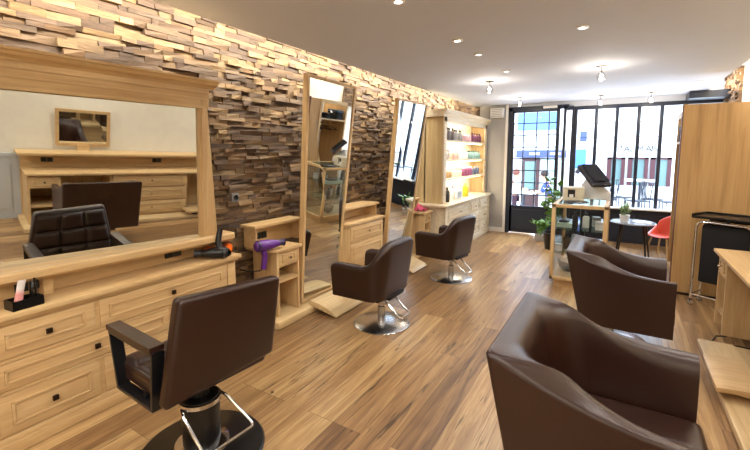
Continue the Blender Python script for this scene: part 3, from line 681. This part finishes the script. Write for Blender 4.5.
# ------------------------------------------------------------------ lit product shelves
L=(-2.6,7.5,0)
SHELFW=wood('light_oak_y',1,('c8b594','d8c9ae','e6dac4'))
SHELFZ=wood('light_oak_z',2,('ad9468','c2a87c','d0b98e'))
sh=T('product_shelves','tall light oak shelving unit with lit shelves of bottles above a drawer counter','shelves',L)
y0,y1=6.32,8.8; xb=-3.12; xf=-2.5
MB(L).box((xb,y0,.86),(xf-.02,y0+.03,2.33)).obj('side_panel',SHELFZ,sh,smooth=False)
MB(L).box((xb,y1-.03,.86),(xf-.02,y1,2.33)).obj('side_panel',SHELFZ,sh,smooth=False)
MB(L).box((xf-.03,y0-.005,.86),(xf,y0+.11,2.33),.004).box((xf-.03,y1-.13,.86),(xf,y1+.005,2.33),.004).box((xf-.03,y0,2.24),(xf,y1,2.34),.004).obj('face_frame',SHELFW,sh)
MB(L).prism([(xb,2.32),(xf,2.32),(xf+.02,2.36),(xf+.05,2.38),(xf+.07,2.42),(xf+.07,2.44),(xb,2.44)],1,y0-.07,y1+.04).obj('cornice',SHELFW,sh,smooth=False)
MB(L).box((-2.86,y0,.86),(-2.84,y1,2.33)).obj('back_panel',SHELFW,sh,smooth=False)
for z in (1.27,1.6,1.94): MB(L).box((-2.85,y0+.02,z-.03),(xf-.012,y1-.02,z),.003).obj('shelf',SHELFW,sh)
CT=.86
MB(L).box((xb,6.1,CT-.035),(-2.35,8.82,CT),.006).box((xb,6.14,CT-.055),(-2.375,8.8,CT-.03),.004).obj('countertop',SHELFW,sh)
MB(L).box((xb,6.18,.1),(-2.42,8.78,CT-.05)).box((-2.43,6.18,.08),(-2.4,6.26,CT-.05),.003).box((-2.43,8.7,.08),(-2.4,8.78,CT-.05),.003).box((xb,6.16,0),(-2.39,8.8,.1),.01).obj('base_cabinet',SHELFW,sh)
for a,b in ((6.28,7.45),(7.48,8.05),(8.08,8.69)):
    drawer_front(sh,-2.42,a,b,.56,.79,L,SHELFW,'round'); drawer_front(sh,-2.42,a,b,.32,.54,L,SHELFW,'round'); drawer_front(sh,-2.42,a,b,.12,.3,L,SHELFW,'round')
for z in (2.3,1.9,1.56,1.23):
    MB(L).box((-2.6,y0+.12,z-.004),(-2.575,y1-.14,z+.004)).obj('light_strip',LEDW,sh,smooth=False)
    area('shelf_lamp',(-2.62,7.55,z-.01),(0,math.radians(25),0),.04,2.1,8,(1,.9,.74))
BM={}
def bmat(c,r_=.3):
    if c not in BM: BM[c]=plain('bottle_'+c,c,r_,0,.04)
    return BM[c]
def bottle(proto,loc,label,cat,group,kind,c,cap,h,r_):
    if proto: return dup(proto,loc,0,label,group)
    t=T(kind,label,cat,loc,0,group)
    if kind=='jar':
        MB().lathe([(r_,0),(r_,h*.7),(r_*.95,h*.72)],n=16).obj('jar_body',bmat(c),t); MB().lathe([(r_*1.02,h*.7),(r_*1.02,h),(0,h)],n=16).obj('lid',bmat(cap),t)
    else:
        MB().lathe([(r_*.95,0),(r_,.01),(r_,h*.7),(r_*.75,h*.78),(r_*.4,h*.82)],n=14).obj('bottle_body',bmat(c),t)
        MB().lathe([(r_*.45,h*.8),(r_*.45,h),(0,h)],n=12).obj('cap',bmat(cap),t)
    return t
rows=[(1.94,[('dark grey','55535a','222226',.26,.04,5),('silver grey','85878c','3a3a40',.24,.04,4),('rose pink','b897a4','e8e0e0',.18,.04,4),('plum red','6c3450','3a1424',.22,.045,5)]),
      (1.6,[('pale grey','b8b4b8','77777c',.2,.035,4),('blush','d8b4ac','f0ece8',.19,.035,4),('white','ecebea','b08aa0',.2,.035,4),('teal green','84a8a6','2f6a6a',.19,.04,7)]),
      (1.27,[('amber','b0926a','e4dcd0',.17,.035,4),('cream','e4dcc4','a89060',.18,.035,4),('magenta','944e74','ece4e8',.22,.045,4),('slate blue','566078','c8ccd4',.2,.04,4)])]
place={1.94:'top',1.6:'middle',1.27:'lowest'}
for z,kinds in rows:
    tot=sum(k[5] for k in kinds); y=y0+.2; step=(y1-y0-.42)/(tot-1)
    for (cn,c,cap,h,r_,n) in kinds:
        pr=None
        for i in range(n):
            q=bottle(pr,(-2.62+R.uniform(-.02,.02),y,z),f'{cn} bottle in the row of {cn} bottles on the {place[z]} lit shelf','bottle',f'{cn} bottles on the {place[z]} lit shelf','bottle',c,cap,h*.86,r_*.92)
            pr=pr or q; y+=step
bottle(None,(-2.55,6.62,CT),'dark bottle at the near end of the lit counter','bottle',None,'bottle','2e2e30','1a1a1a',.26,.045)
bottle(None,(-2.6,7.75,CT),'clear yellow bottle on the lit counter under the shelves','bottle',None,'bottle','e2b62c','e8d070',.26,.06)
t=T('product_box','white product box with grey front on the lit counter','box',(-2.6,7.2,CT))
MB().box((-.07,-.16,0),(.07,.16,.17),.006).obj('carton',bmat('f0efec'),t); MB().box((.07,-.1,.03),(.074,.1,.13)).obj('printed_front',bmat('9aa4a8'),t)
t=T('spray_can','silver white spray can beside the box on the lit counter','can',(-2.6,7.02,CT))
MB().lathe([(.035,0),(.035,.2),(.02,.22)],n=16).obj('can_body',bmat('d8dade'),t); MB().lathe([(.02,.215),(.02,.25),(0,.252)],n=12).obj('cap',bmat('5a5a60'),t)
# wall vent box and small blue notice on the grey wall
t=T('air_vent','white louvred air vent box high on the grey wall beside the door','vent',(-2.28,8.87,2.57))
MB().box((-.15,-.12,-.1),(.13,0,.1),.012).obj('housing',WHITEP,t)
m=MB()
for k in range(5): m.box((-.12,-.126,-.08+k*.036),(.1,-.119,-.065+k*.036))
m.obj('louvres',GREY,t,smooth=False)
t=T('wall_notice','small dark blue notice on the grey wall by the shelves','sign',(-2.62,8.85,2.05))
MB().box((-.05,-.012,-.12),(.05,0,.12)).obj('plate',plain('deep_blue','28306a',.4),t,smooth=False); MB().box((-.035,-.015,.0),(.035,-.011,.05)).obj('white_mark',WHITE,t,smooth=False)
t=T('exit_light','slim white emergency light on the top of the door frame','light',(-1.25,8.86,2.645))
MB().box((-.13,-.05,-.025),(.13,0,.025),.008).obj('housing',WHITEP,t); MB().box((-.11,-.055,-.015),(.11,-.048,.015)).obj('diffuser',WHITE,t)
# ------------------------------------------------------------------ glass display case
L=(-.39,6.1,0); x0,x1,y0,y1,zt=-.70,-.08,5.47,6.74,1.07
dcx=T('display_case','light oak framed glass display case with glass shelves standing on the floor','display case',L)
fr=MB(L)
for x in (x0,x1-.045):
    for y in (y0,y1-.045): MB(L).box((x,y,.1),(x+.045,y+.045,zt-.0),.003).obj('post',OZ,dcx)
m=MB(L).box((x0,y0,zt-.04),(x1,y0+.045,zt),.003).box((x0,y1-.045,zt-.04),(x1,y1,zt),.003).box((x0,y0,zt-.04),(x0+.045,y1,zt),.003).box((x1-.045,y0,zt-.04),(x1,y1,zt),.003)
m.obj('top_frame',OY,dcx)
MB(L).box((x0,y0,.1),(x1,y1,.14),.003).obj('deck',OY,dcx); MB(L).box((x0+.05,y0+.05,0),(x1-.04,y1-.04,.1)).obj('plinth',OY,dcx)
MB(L).box((x0+.04,y0+.04,zt-.012),(x1-.04,y1-.04,zt-.002)).obj('top_glass',GREENG,dcx,smooth=False)
for z in (.44,.74): MB(L).box((x0+.03,y0+.04,z),(x1-.03,y1-.04,z+.01)).obj('glass_shelf',GREENG,dcx,smooth=False)
MB(L).box((x0+.02,y0+.045,.14),(x0+.026,y1-.045,zt-.04)).obj('side_glass',CLEAR,dcx,smooth=False); MB(L).box((x1-.026,y0+.045,.14),(x1-.02,y1-.045,zt-.04)).obj('side_glass',CLEAR,dcx,smooth=False)
MB(L).box((x0+.045,y0+.018,.14),(x1-.045,y0+.024,zt-.04)).obj('front_glass',CLEAR,dcx,smooth=False)
def goods(kind,lab,loc,c,cap,h,r_): bottle(None,loc,lab,'bottle' if kind=='bottle' else 'jar',None,kind,c,cap,h,r_)
goods('bottle','dark bottle in the middle of the upper glass shelf of the display case',(-.45,5.75,.75),'2b2a30','141416',.2,.035)
goods('bottle','slim dark bottle at the back of the upper glass shelf',(-.4,6.3,.75),'3a3a44','1c1c20',.22,.035)
goods('bottle','white bottle on the upper glass shelf of the display case',(-.33,5.8,.75),'e6e6e6','303036',.19,.04)
goods('jar','white jar near the right post on the upper glass shelf',(-.17,5.7,.75),'f0f0ee','d8d8d8',.1,.05)
goods('jar','grey jar beside the white jar on the upper glass shelf',(-.22,6.0,.75),'c8c8cc','8a8a90',.12,.05)
goods('bottle','brown bottle at the left on the lower glass shelf',(-.55,5.8,.45),'5a4434','22201e',.2,.04)
goods('bottle','silver bottle on the lower glass shelf of the display case',(-.46,5.95,.45),'b8bcc0','40444a',.22,.04)
goods('jar','small white jar at the left end of the lower glass shelf',(-.62,5.62,.45),'f2f2f0','e0e0e0',.09,.045)
goods('bottle','black bottle behind the others on the lower glass shelf',(-.4,6.25,.45),'1c1c20','0c0c0e',.22,.04)
t=T('product_box','flat pale green box with black lid on the upper glass shelf','box',(-.57,5.85,.75)); MB().box((-.09,-.2,0),(.09,.2,.06),.004).obj('carton',bmat('a8c4b8'),t); MB().box((-.07,-.14,.06),(.05,.06,.085),.004).obj('lid',BLACK,t)
t=T('glass_bowl','wide clear glass bowl standing on the deck of the display case','bowl',(-.5,5.85,.14)); MB().lathe([(.08,0),(.13,.05),(.15,.14),(.145,.14),(.125,.055),(.075,.01),(0,.01)],n=24).obj('bowl',CLEAR,t)
# on the case
t=T('counter_mat','round black mat on top of the display case','mat',(-.46,5.82,zt)); MB().lathe([(.15,0),(.155,.008),(.13,.016),(0,.018)],n=28).obj('mat',BLACK,t)
pr=T('receipt_printer','beige box receipt printer with a dark square opening on the display case','printer',(-.52,6.12,zt),.1)
B1=plain('beige_plastic','cfc6ae',.4)
m=MB().box((-.13,-.11,.0),(.13,.11,.035),.006).box((-.13,-.11,.035),(-.07,.11,.17),.004).box((.02,-.11,.035),(.13,.11,.17),.004).box((-.13,.0,.035),(.13,.11,.17),.004).box((-.13,-.11,.15),(.13,.11,.18),.006)
m.obj('housing',B1,pr); MB().box((-.07,-.06,.04),(.02,-.02,.14)).obj('paper_slot',BLACK,pr,smooth=False); MB().box((-.05,-.09,.04),(.0,-.065,.08)).obj('paper',WHITE,pr,smooth=False)
ts=T('till_screen','dark slanted touchscreen till on a white stand on the display case','till',(-.28,6.38,zt),0)
MB().prism([(-.16,0),(.2,0),(.2,.1),(.08,.22),(-.1,.3),(-.16,.2)],1,-.1,.12,.012).obj('stand',WHITEP,ts)
MB().hexa([(-.22,-.18,.45),(-.01,-.03,.45),(.19,-.18,.19),(-.02,-.33,.19)],(.02,-.01,.03)).obj('screen',plain('dark_slate_plastic','3a3a42',.3),ts,smooth=False)
MB().hexa([(-.18,-.175,.455),(-.01,-.055,.455),(.16,-.18,.24),(-.01,-.3,.24)],(.004,-.002,.006),Matrix.Translation((.019,-.0095,.0285))).obj('display',plain('dark_display','22222a',.12),ts,smooth=False)
MB().tube(rr([(-.1,.06,.3),(-.2,.08,.42),(-.24,.1,.36)],.03),.03).obj('customer_display',plain('blue_grey','7a88b0',.4),ts)
# ------------------------------------------------------------------ plants
def plant(name,label,loc,pot,hh,n,spread,lm,lsz,z0,seed,stems=True):
    rd=random.Random(seed); t=T(name,label,'plant',loc,0)
    if pot: MB().lathe([(pot[0]*.75,0),(pot[0],pot[1]),(pot[0]*.92,pot[1]),(pot[0]*.85,pot[1]*.85),(0,pot[1]*.85)],n=20).obj('pot',pot[2],t)
    vs=[];fs=[]; st_=MB()
    for k in range(max(3,n//12)):
        a=rd.uniform(0,2*pi); rad=spread*rd.uniform(.2,.9); top=Vector((rad*math.cos(a),rad*math.sin(a),z0+(hh-z0)*rd.uniform(.5,1)))
        bs=Vector((0,0,z0*.8)); mid=(bs+top)/2+Vector((0,0,.1*hh)); st_.tube([bs,mid,top],.006,5)
        for q in range(12):
            tt=rd.uniform(.2,1); c=bs*(1-tt)**2+mid*2*tt*(1-tt)+top*tt*tt
            d=Vector((rd.gauss(0,1),rd.gauss(0,1),rd.uniform(-.3,.7))).normalized(); L_=lsz*rd.uniform(.7,1.4); w=d.cross(Vector((rd.gauss(0,1),rd.gauss(0,1),1))).normalized()*L_*.3
            u=d.cross(w).normalized(); i=len(vs)
            vs+= [c,c+d*L_*.45+w+u*L_*.06,c+d*L_-u*L_*.12,c+d*L_*.45-w+u*L_*.06]; fs+= [(i,i+1,i+2),(i,i+2,i+3)]
    st_.obj('stems',lm,t); MB().raw(vs,fs).obj('foliage',lm,t,smooth=False); return t
plant('potted_plant','tall leafy green plant in a dark pot behind the display case',(-.95,7.7,0),(.17,.3,BLACK),1.32,110,.27,LEAF,.13,.28,4)
plant('potted_plant','low green plant in a grey pot on the floor beside the glass door',(-1.25,8.35,0),(.12,.12,GREY),.42,60,.22,LEAF,.12,.1,5)
plant('potted_plant','small pale green plant in a white pot on the round table',(.12,7.6,.6),(.075,.12,WHITEP),.36,70,.15,LEAF2,.07,.11,6)
# ------------------------------------------------------------------ waiting corner
t=T('side_table','dark-legged low table with a glossy pale top by the window','table',(.24,7.72,0))
MB().lathe([(0,.575),(.31,.575),(.325,.585),(.31,.6),(0,.6)],n=40).obj('table_top',plain('pale_top','8c95a2',.12),t)
for a in (.6,2.2,3.9,5.4): MB().tube([(.22*math.cos(a),.22*math.sin(a),.575),((.31)*math.cos(a),.31*math.sin(a),0)],[.02,.012]).obj('leg',BLACKM,t)
t=T('magazine','pale open magazine lying on the low table by the window','magazine',(.36,7.7,.6),.3)
MB().box((-.1,-.13,0),(.1,.13,.008),.002).obj('pages',WHITE,t); MB().box((-.08,-.1,.008),(.0,.04,.009)).obj('printed_picture',plain('magazine_print','8a98a8',.5),t)
rc=T('shell_chair','orange red shell chair with wooden legs behind the wardrobe panel','chair',(.68,7.95,0),-.6)
ORG=plain('orange_red_plastic','c23a20',.4); rc.scale=(.82,.82,.82)
vs=[];fs=[]; NU,NV=16,14
for j in range(NV+1):
    v=j/NV
    for i in range(NU+1):
        u=(i/NU-.5)*2
        if v<.5: yy=-.22+.44*(v/.5); zz=.42-.02*(1-u*u)+.16*max(0,abs(u)-.55)**1.5*4*(v/.5); xx=u*.25*(1-.12*(1-v/.5))
        else:
            k=(v-.5)/.5; yy=.22+.1*k-.16*u*u*(1-.4*k); zz=.42+.38*k-.12*k*u*u; xx=u*(.25-.03*k)
        vs.append((xx,yy,zz+.03)); 
for j in range(NV):
    for i in range(NU): k=j*(NU+1)+i; fs.append((k,k+1,k+NU+2,k+NU+1))
so=MB().raw(vs,fs).obj('shell',ORG,rc,ang=80); md=so.modifiers.new('solid','SOLIDIFY'); md.thickness=.014
for sx in (-1,1):
    for sy in (-1,1): MB().tube([(sx*.14,sy*.14,.42),(sx*.22,sy*.22,0)],[.018,.011]).obj('leg',OZ,rc)
# ------------------------------------------------------------------ wardrobe with hats and hangers
L=(1.05,6.5,0)
wd=T('wardrobe','tall oak veneer wardrobe with plain end panel standing across the right side','wardrobe',L)
MB(L).box((.61,5.97,0),(1.49,6.0,2.275)).obj('end_panel',VZ,wd,smooth=False)
MB(L).box((.69,6.0,0),(.71,6.5,2.275)).obj('front_panel',VZ,wd,smooth=False)
MB(L).box((.61,5.955,0),(1.49,5.97,.03)).obj('kick_strip',BRONZE,wd,smooth=False)
MB(L).box((.604,5.968,0),(.612,6.03,2.275)).obj('edge_strip',plain('dark_red_edge','5a2a22',.5),wd,smooth=False)
MB(L).box((.68,6.5,0),(.73,6.56,2.28),.003).obj('stile',PZ,wd); MB(L).box((.7,7.34,0),(1.49,7.38,2.28)).obj('far_panel',VZ,wd,smooth=False)
MB(L).box((.7,6.5,2.2),(.74,7.36,2.28)).obj('front_top_rail',PY,wd,smooth=False); MB(L).box((1.44,6.5,0),(1.485,7.36,2.25)).obj('back_panel',plain('pale_back','cfcfd0',.6),wd,smooth=False)  # only a front rail; top left open so the ceiling spot lights inside
MB(L).box((.7,6.5,1.84),(1.46,7.34,1.87)).obj('hat_shelf',PY,wd,smooth=False); MB(L).tube([(1.0,6.5,1.76),(1.0,7.34,1.76)],.014).obj('hanging_rail',CHROME,wd)
MB(L).box((.7,6.5,.0),(1.46,7.34,.09)).obj('bottom_panel',PY,wd,smooth=False)
hg=None
for i,y in enumerate((6.68,6.78,6.95,7.05,7.2)):
    if hg: dup(hg,(1.0,y,1.76),R.uniform(-.25,.25),'dark coat hanger on the wardrobe rail','coat hangers'); continue
    hg=T('coat_hanger','dark coat hanger on the wardrobe rail','hanger',(1.0,y,1.76),.1,'coat hangers')
    MB().tube([(.0,0,-.06),(0,0,.0),(.012,0,.022),(-.008,0,.032),(-.018,0,.016)],.003,6).obj('hook',CHROME,hg)
    MB().tube(rr([(-.2,0,-.14),(0,0,-.06),(.2,0,-.14),(-.2,0,-.14)],.02),.008,6).obj('shoulder_bar',BRONZE,hg)
t=T('hat','black brimmed hat on the wardrobe hat shelf','hat',(.85,6.85,1.87)); MB().lathe([(.0,.0),(.17,.0),(.175,.012),(.1,.02),(.095,.11),(.07,.125),(0,.12)],n=28).obj('hat_felt',FOAM,t); MB().lathe([(.101,.022),(.101,.045),(.098,.045)],n=28).obj('band',BLACK,t)
t=T('hat_box','dark storage box beside the hat on the wardrobe shelf','box',(.85,7.15,1.87)); MB().box((-.14,-.11,0),(.14,.11,.2),.006).obj('box_body',FOAM,t); MB().box((-.146,-.116,.17),(.146,.116,.215),.006).obj('lid',plain('dark_blue_grey','3c4450',.6),t)
# ------------------------------------------------------------------ folding colour trolley
ct=T('salon_trolley','black folding salon trolley with chrome frame on castors before the oak panel','trolley',(1.03,5.58,0),-.5)
w,d=.24,.11
for sy in (-1,1):
    MB().tube(rr([(-w,sy*d,.07),(-w,sy*d,.96),(w,sy*d,.96),(w,sy*d,.07)],.08),.013).obj('side_frame',CHROME,ct)
for sx in (-1,1):
    MB().tube([(sx*w,-d,.13),(sx*w,d,.13)],.01).obj('cross_bar',CHROME,ct)
MB().tube([(-w,-d,.13),(w,-d,.13)],.01).obj('cross_bar',CHROME,ct)
MB().box((-.27,-.17,1.0),(.3,.17,1.03),.01).box((-.27,-.17,1.02),(-.25,.17,1.05),.006).box((.28,-.17,1.02),(.3,.17,1.05),.006).box((-.27,.15,1.02),(.3,.17,1.05),.006).obj('tray',BLACK,ct)
MB().tube([(0,0,.95),(0,0,1.01)],.02).obj('tray_bracket',BLACKM,ct)
MB().box((-.2,-.09,.28),(.215,.09,.93),.03).obj('bag',FOAM,ct)
for sx in (-1,1):
    for sy in (-1,1):
        c_=MB().tube([(sx*w,sy*d,.045),(sx*w,sy*d,.08)],.014).obj('castor',BLACKM,ct)
        MB().lathe([(.0,-.012),(.03,-.012),(.034,0),(.03,.012),(0,.012)],n=18,M=Matrix.Translation((sx*w,sy*d,.034))@Matrix.Rotation(pi/2,4,'X')).obj('wheel',STEEL,c_)
# ------------------------------------------------------------------ long station on the right
L=(1.2,3.1,0)
sr=T('styling_station','long oak styling station with ledge, drawers and knee gaps along the right wall','station',L)
MB(L).box((.83,1.3,.76),(1.48,4.98,.79),.006).obj('worktop',OY,sr)
MB(L).box((1.1,1.25,1.0),(1.49,5.02,1.035),.006).obj('ledge',OY,sr); MB(L).box((1.36,1.3,.79),(1.49,4.98,1.0)).obj('back_board',OY,sr)
for y in (1.6,3.1,4.2): outlet(sr,1.36,y,.9,L,-1)
def rside(y,name='side_panel'): MB(L).box((.875,y,.06),(1.46,y+.028,.76)).obj(name,OZ,sr,smooth=False)
for y in (4.62,4.93): rside(y)
drawer_front(sr,.885,4.65,4.925,.58,.745,L,OY,'round',-1); MB(L).box((.89,4.63,.2),(1.46,4.94,.225)).obj('shelf',OY,sr); MB(L).box((.89,4.63,.55),(1.46,4.94,.57)).obj('shelf',OY,sr)
MB(L).box((.9,2.3,.06),(1.46,3.45,.76)).obj('drawer_carcass',OY,sr,smooth=False)
for z in (.1,.325,.55): drawer_front(sr,.89,2.33,3.42,z,z+.205,L,OY,'round',-1)
for y in (1.32,1.66): rside(y)
drawer_front(sr,.885,1.345,1.66,.58,.745,L,OY,'round',-1); MB(L).box((.89,1.34,.3),(1.46,1.67,.325)).obj('shelf',OY,sr)
MB(L).box((1.44,1.3,.06),(1.47,4.95,.76)).obj('back_panel',OZ,sr,smooth=False)
tag(MB((1.0,2.9,0)).box((.68,1.25,0),(1.47,4.44,.06),.015).obj('platform',PY),'long low pale oak platform on the floor under the right station','platform')
def rfoot(y0,y1,label):
    off=(.75,(y0+y1)/2,.06); pts=[(.865,.105),(.865,.155)]+[(.865-.225*i/8,.155-.02*(i/8)**2) for i in range(1,9)]+[(.64,.105),(.74,.115)]
    t=T('footrest',label,'footrest',off,0,'curved oak footrests')
    MB(off).prism(pts,1,y0,y1,.004).obj('board',OX,t); MB(off).box((.7,y0+.12,.06),(.86,y1-.12,.11)).obj('support',BLACKM,t)
rfoot(3.37,3.9,'curved oak footrest on the right platform between the two club chairs'); rfoot(1.75,2.3,'curved oak footrest on the right platform before the nearest club chair')
# framed mirror above it
c=[Vector(q) for q in ((1.40,1.72,1.66),(1.40,2.42,1.66),(1.46,2.42,1.1),(1.46,1.72,1.1))]
fm=T('framed_mirror','small oak framed mirror above the right station, seen in the wide mirror','mirror',(1.43,2.07,1.1))
w_=.045; o_=(1.43,2.07,1.1); n_=Vector((-.56,0,-.06)).normalized()
I=[c[0]+Vector((.004,w_,-w_)),c[1]+Vector((.004,-w_,-w_)),c[2]+Vector((-.004,-w_,w_)),c[3]+Vector((-.004,w_,w_))]
for a,b in ((0,1),(1,2),(2,3),(3,0)): MB(o_).hexa([c[a],c[b],I[b],I[a]],-n_*.03).obj('frame_rail',OY,fm,smooth=False)
MB(o_).hexa([q-n_*.008 for q in I],-n_*.01).obj('glass',MIRROR,fm,smooth=False); MB(o_).box((1.42,1.98,1.035),(1.48,2.14,1.12)).obj('foot_block',OY,fm)
# ------------------------------------------------------------------ small things
def socket(loc,label,M):
    t=T('wall_socket',label,'socket',loc); t.matrix_basis=Matrix.Translation(loc)@M
    MB().box((-.002,-.042,-.042),(.014,.042,.042),.006).obj('plate',plain('dark_grey_plastic','6c6c72',.4),t)
    MB().lathe([(.026,0),(.028,.008),(.02,.005),(0,.002)],n=18,M=Matrix.Translation((.012,0,0))@Matrix.Rotation(pi/2,4,'Y')).obj('socket_well',BLACK,t)
socket((-3.16,2.58,1.28),'square dark grey wall socket on the timber wall right of the wide mirror',Matrix())
def dryer(label,loc,M,c1,c2):
    t=T('hair_dryer',label,'hair dryer',loc); t.matrix_basis=Matrix.Translation(loc)@M
    m1=plain('dryer_shell',c1,.25); m2=plain('dryer_trim',c2,.3)
    # barrel along local x, handle down -z
    MB().lathe([(.0,-.1),(.03,-.098),(.042,-.08),(.044,-.03),(.04,.03),(.03,.08),(.026,.1),(.022,.1),(.022,.06),(0,.06)],n=22,M=Matrix.Rotation(pi/2,4,'Y')).obj('barrel',m1,t)
    MB().lathe([(.025,.095),(.024,.125),(.03,.15),(.026,.15),(.018,.12),(0,.12)],n=18,M=Matrix.Rotation(pi/2,4,'Y')).obj('nozzle',m2,t)
    MB().tube([(-.03,0,-.03),(-.02,0,-.09),(-.035,0,-.185)],[.024,.023,.021],12).obj('handle',m1,t)
    MB().lathe([(.043,-.085),(.045,-.08),(.045,-.07),(.043,-.065)],n=22,M=Matrix.Rotation(pi/2,4,'Y')).obj('ring',m2,t)
    MB().tube(rr([(-.035,0,-.17),(-.05,.02,-.2),(-.12,.06,-.2),(-.15,.16,-.2)],.03),.005).obj('cord',BLACK,t); return t
RX=lambda a:Matrix.Rotation(a,4,'X'); RY=lambda a:Matrix.Rotation(a,4,'Y'); RZ=lambda a:Matrix.Rotation(a,4,'Z')
dryer('black hair dryer lying with its handle up at the right end of the dresser cabinet',(-2.88,2.13,.869),RZ(-pi/2-.85)@RX(pi+.2)@Matrix.Scale(1.1,4),'141418','2a2a30')
dryer('orange and black hair dryer lying at the very end of the dresser cabinet',(-2.92,2.285,.866),RZ(-.66)@RX(-pi/2),'e06418','1c1a1c')
dryer('shiny purple hair dryer hooked on the narrow open drawer tower',(-2.88,2.71,.822),RZ(pi/2-.25)@Matrix.Scale(1.25,4),'5a2a80','2a1444')
t=T('comb_holder','small black holder of combs on the dresser cabinet beneath the mirror','holder',(-2.91,.86,.818),.1)
MB().box((-.05,-.075,0),(.05,.075,.012)).box((-.05,-.075,0),(-.044,.075,.055)).box((.044,-.075,0),(.05,.075,.055)).box((-.05,-.075,0),(.05,-.069,.055)).box((-.05,.069,0),(.05,.075,.055)).obj('tray',BLACK,t,smooth=False)
cb=None
for y,a,lb in ((.925,.2,'upright black comb in the holder, nearer the tube'),(.95,-.15,'upright black comb in the holder, away from the tube')):
    t=T('comb',lb,'comb',(-2.91,y-.03,.832),.3); t.rotation_euler=(a*.6,a,.3)
    m=MB().box((-.012,-.004,0),(.0,.004,.14),.002)
    for k in range(16): m.box((-.001,-.003,.012+k*.008),(.018,.003,.015+k*.008))
    m.obj('teeth_and_spine',BLACK,t,smooth=False)
t=T('cream_tube','pink and white cream tube standing in the comb holder','tube',(-2.9,.825,.832)); t.rotation_euler=(-.15,.12,.5)
MB().lathe([(.018,0),(.018,.03),(.016,.03)],n=16).obj('cap',bmat('e0a8a4'),t)
vs=[];fs=[]
for j in range(9):
    k=j/8
    for i in range(16):
        a=2*pi*i/16; vs.append((.02*math.cos(a)*(1-.9*k),.02*math.sin(a)*(1+.4*k),.03+.12*k))
for j in range(8):
    for i in range(16): fs.append((j*16+i,j*16+(i+1)%16,(j+1)*16+(i+1)%16,(j+1)*16+i))
fs.append(tuple(range(128,144)))
m,n,l,b=base('tube_print',None,.35); g_=ramp(n,[(.35,'e39a98'),(.6,'f6efec')]); sp=n.new('ShaderNodeSeparateXYZ'); tc=n.new('ShaderNodeTexCoord'); l.new(tc.outputs['Generated'],sp.inputs[0]); l.new(sp.outputs['Z'],g_.inputs[0]); l.new(g_.outputs[0],b.inputs['Base Color'])
MB().raw(vs,fs).obj('tube_body',m,t)
# pink cloth on the little tower
vs=[];fs=[]; n1=18; rd=random.Random(3)
for j in range(n1+1):
    for i in range(n1+1):
        u=i/n1-.5; v=j/n1-.5; rad=math.hypot(u,v)
        z=.02+.09*max(0,1-((u+.15)**2+v*v)*14)+.02*math.sin(17*u+5*v)*math.cos(13*v)
        vs.append((u*.2+.02*math.sin(9*v),v*.42+.02*math.sin(8*u),z if rad<.62 else .01))
for j in range(n1):
    for i in range(n1): k=j*(n1+1)+i; fs.append((k,k+1,k+n1+2,k+n1+1))
pk=MB().raw(vs,fs).obj('towel',plain('pink_towel','c0506c',.9),None); pk.location=(-2.74,5.95,.779); pk.scale=(1,.62,1); pk.rotation_euler=(0,0,.2); tag(pk,'crumpled pink towel lying on the small drawer tower by the shelves','towel')
cbm=MB((.85,4.6,.008)).tube([(.98,4.75,.1),(.93,4.7,.03),(.86,4.72,.008),(.8,4.55,.008),(.83,4.5,.008),(.86,4.52,.008),(.84,4.46,.02),(.95,4.4,.067),(1.1,4.38,.067)],.006).obj('power_cord',BLACK); tag(cbm,'thin black power cord on the floor at the far end of the right station','cord')

area('added_sky_fill',(.0,10.8,4.1),(-math.radians(48),0,0),3.6,1.8,500,(.84,.92,1))  # added lamp above the view, strengthens the daylight through the window
area('added_bounce_fill',(.0,10.1,.1),(-math.radians(125),0,0),3.4,.7,170,(.86,.93,1))  # added lamp hidden below the sill, stands in for street bounce
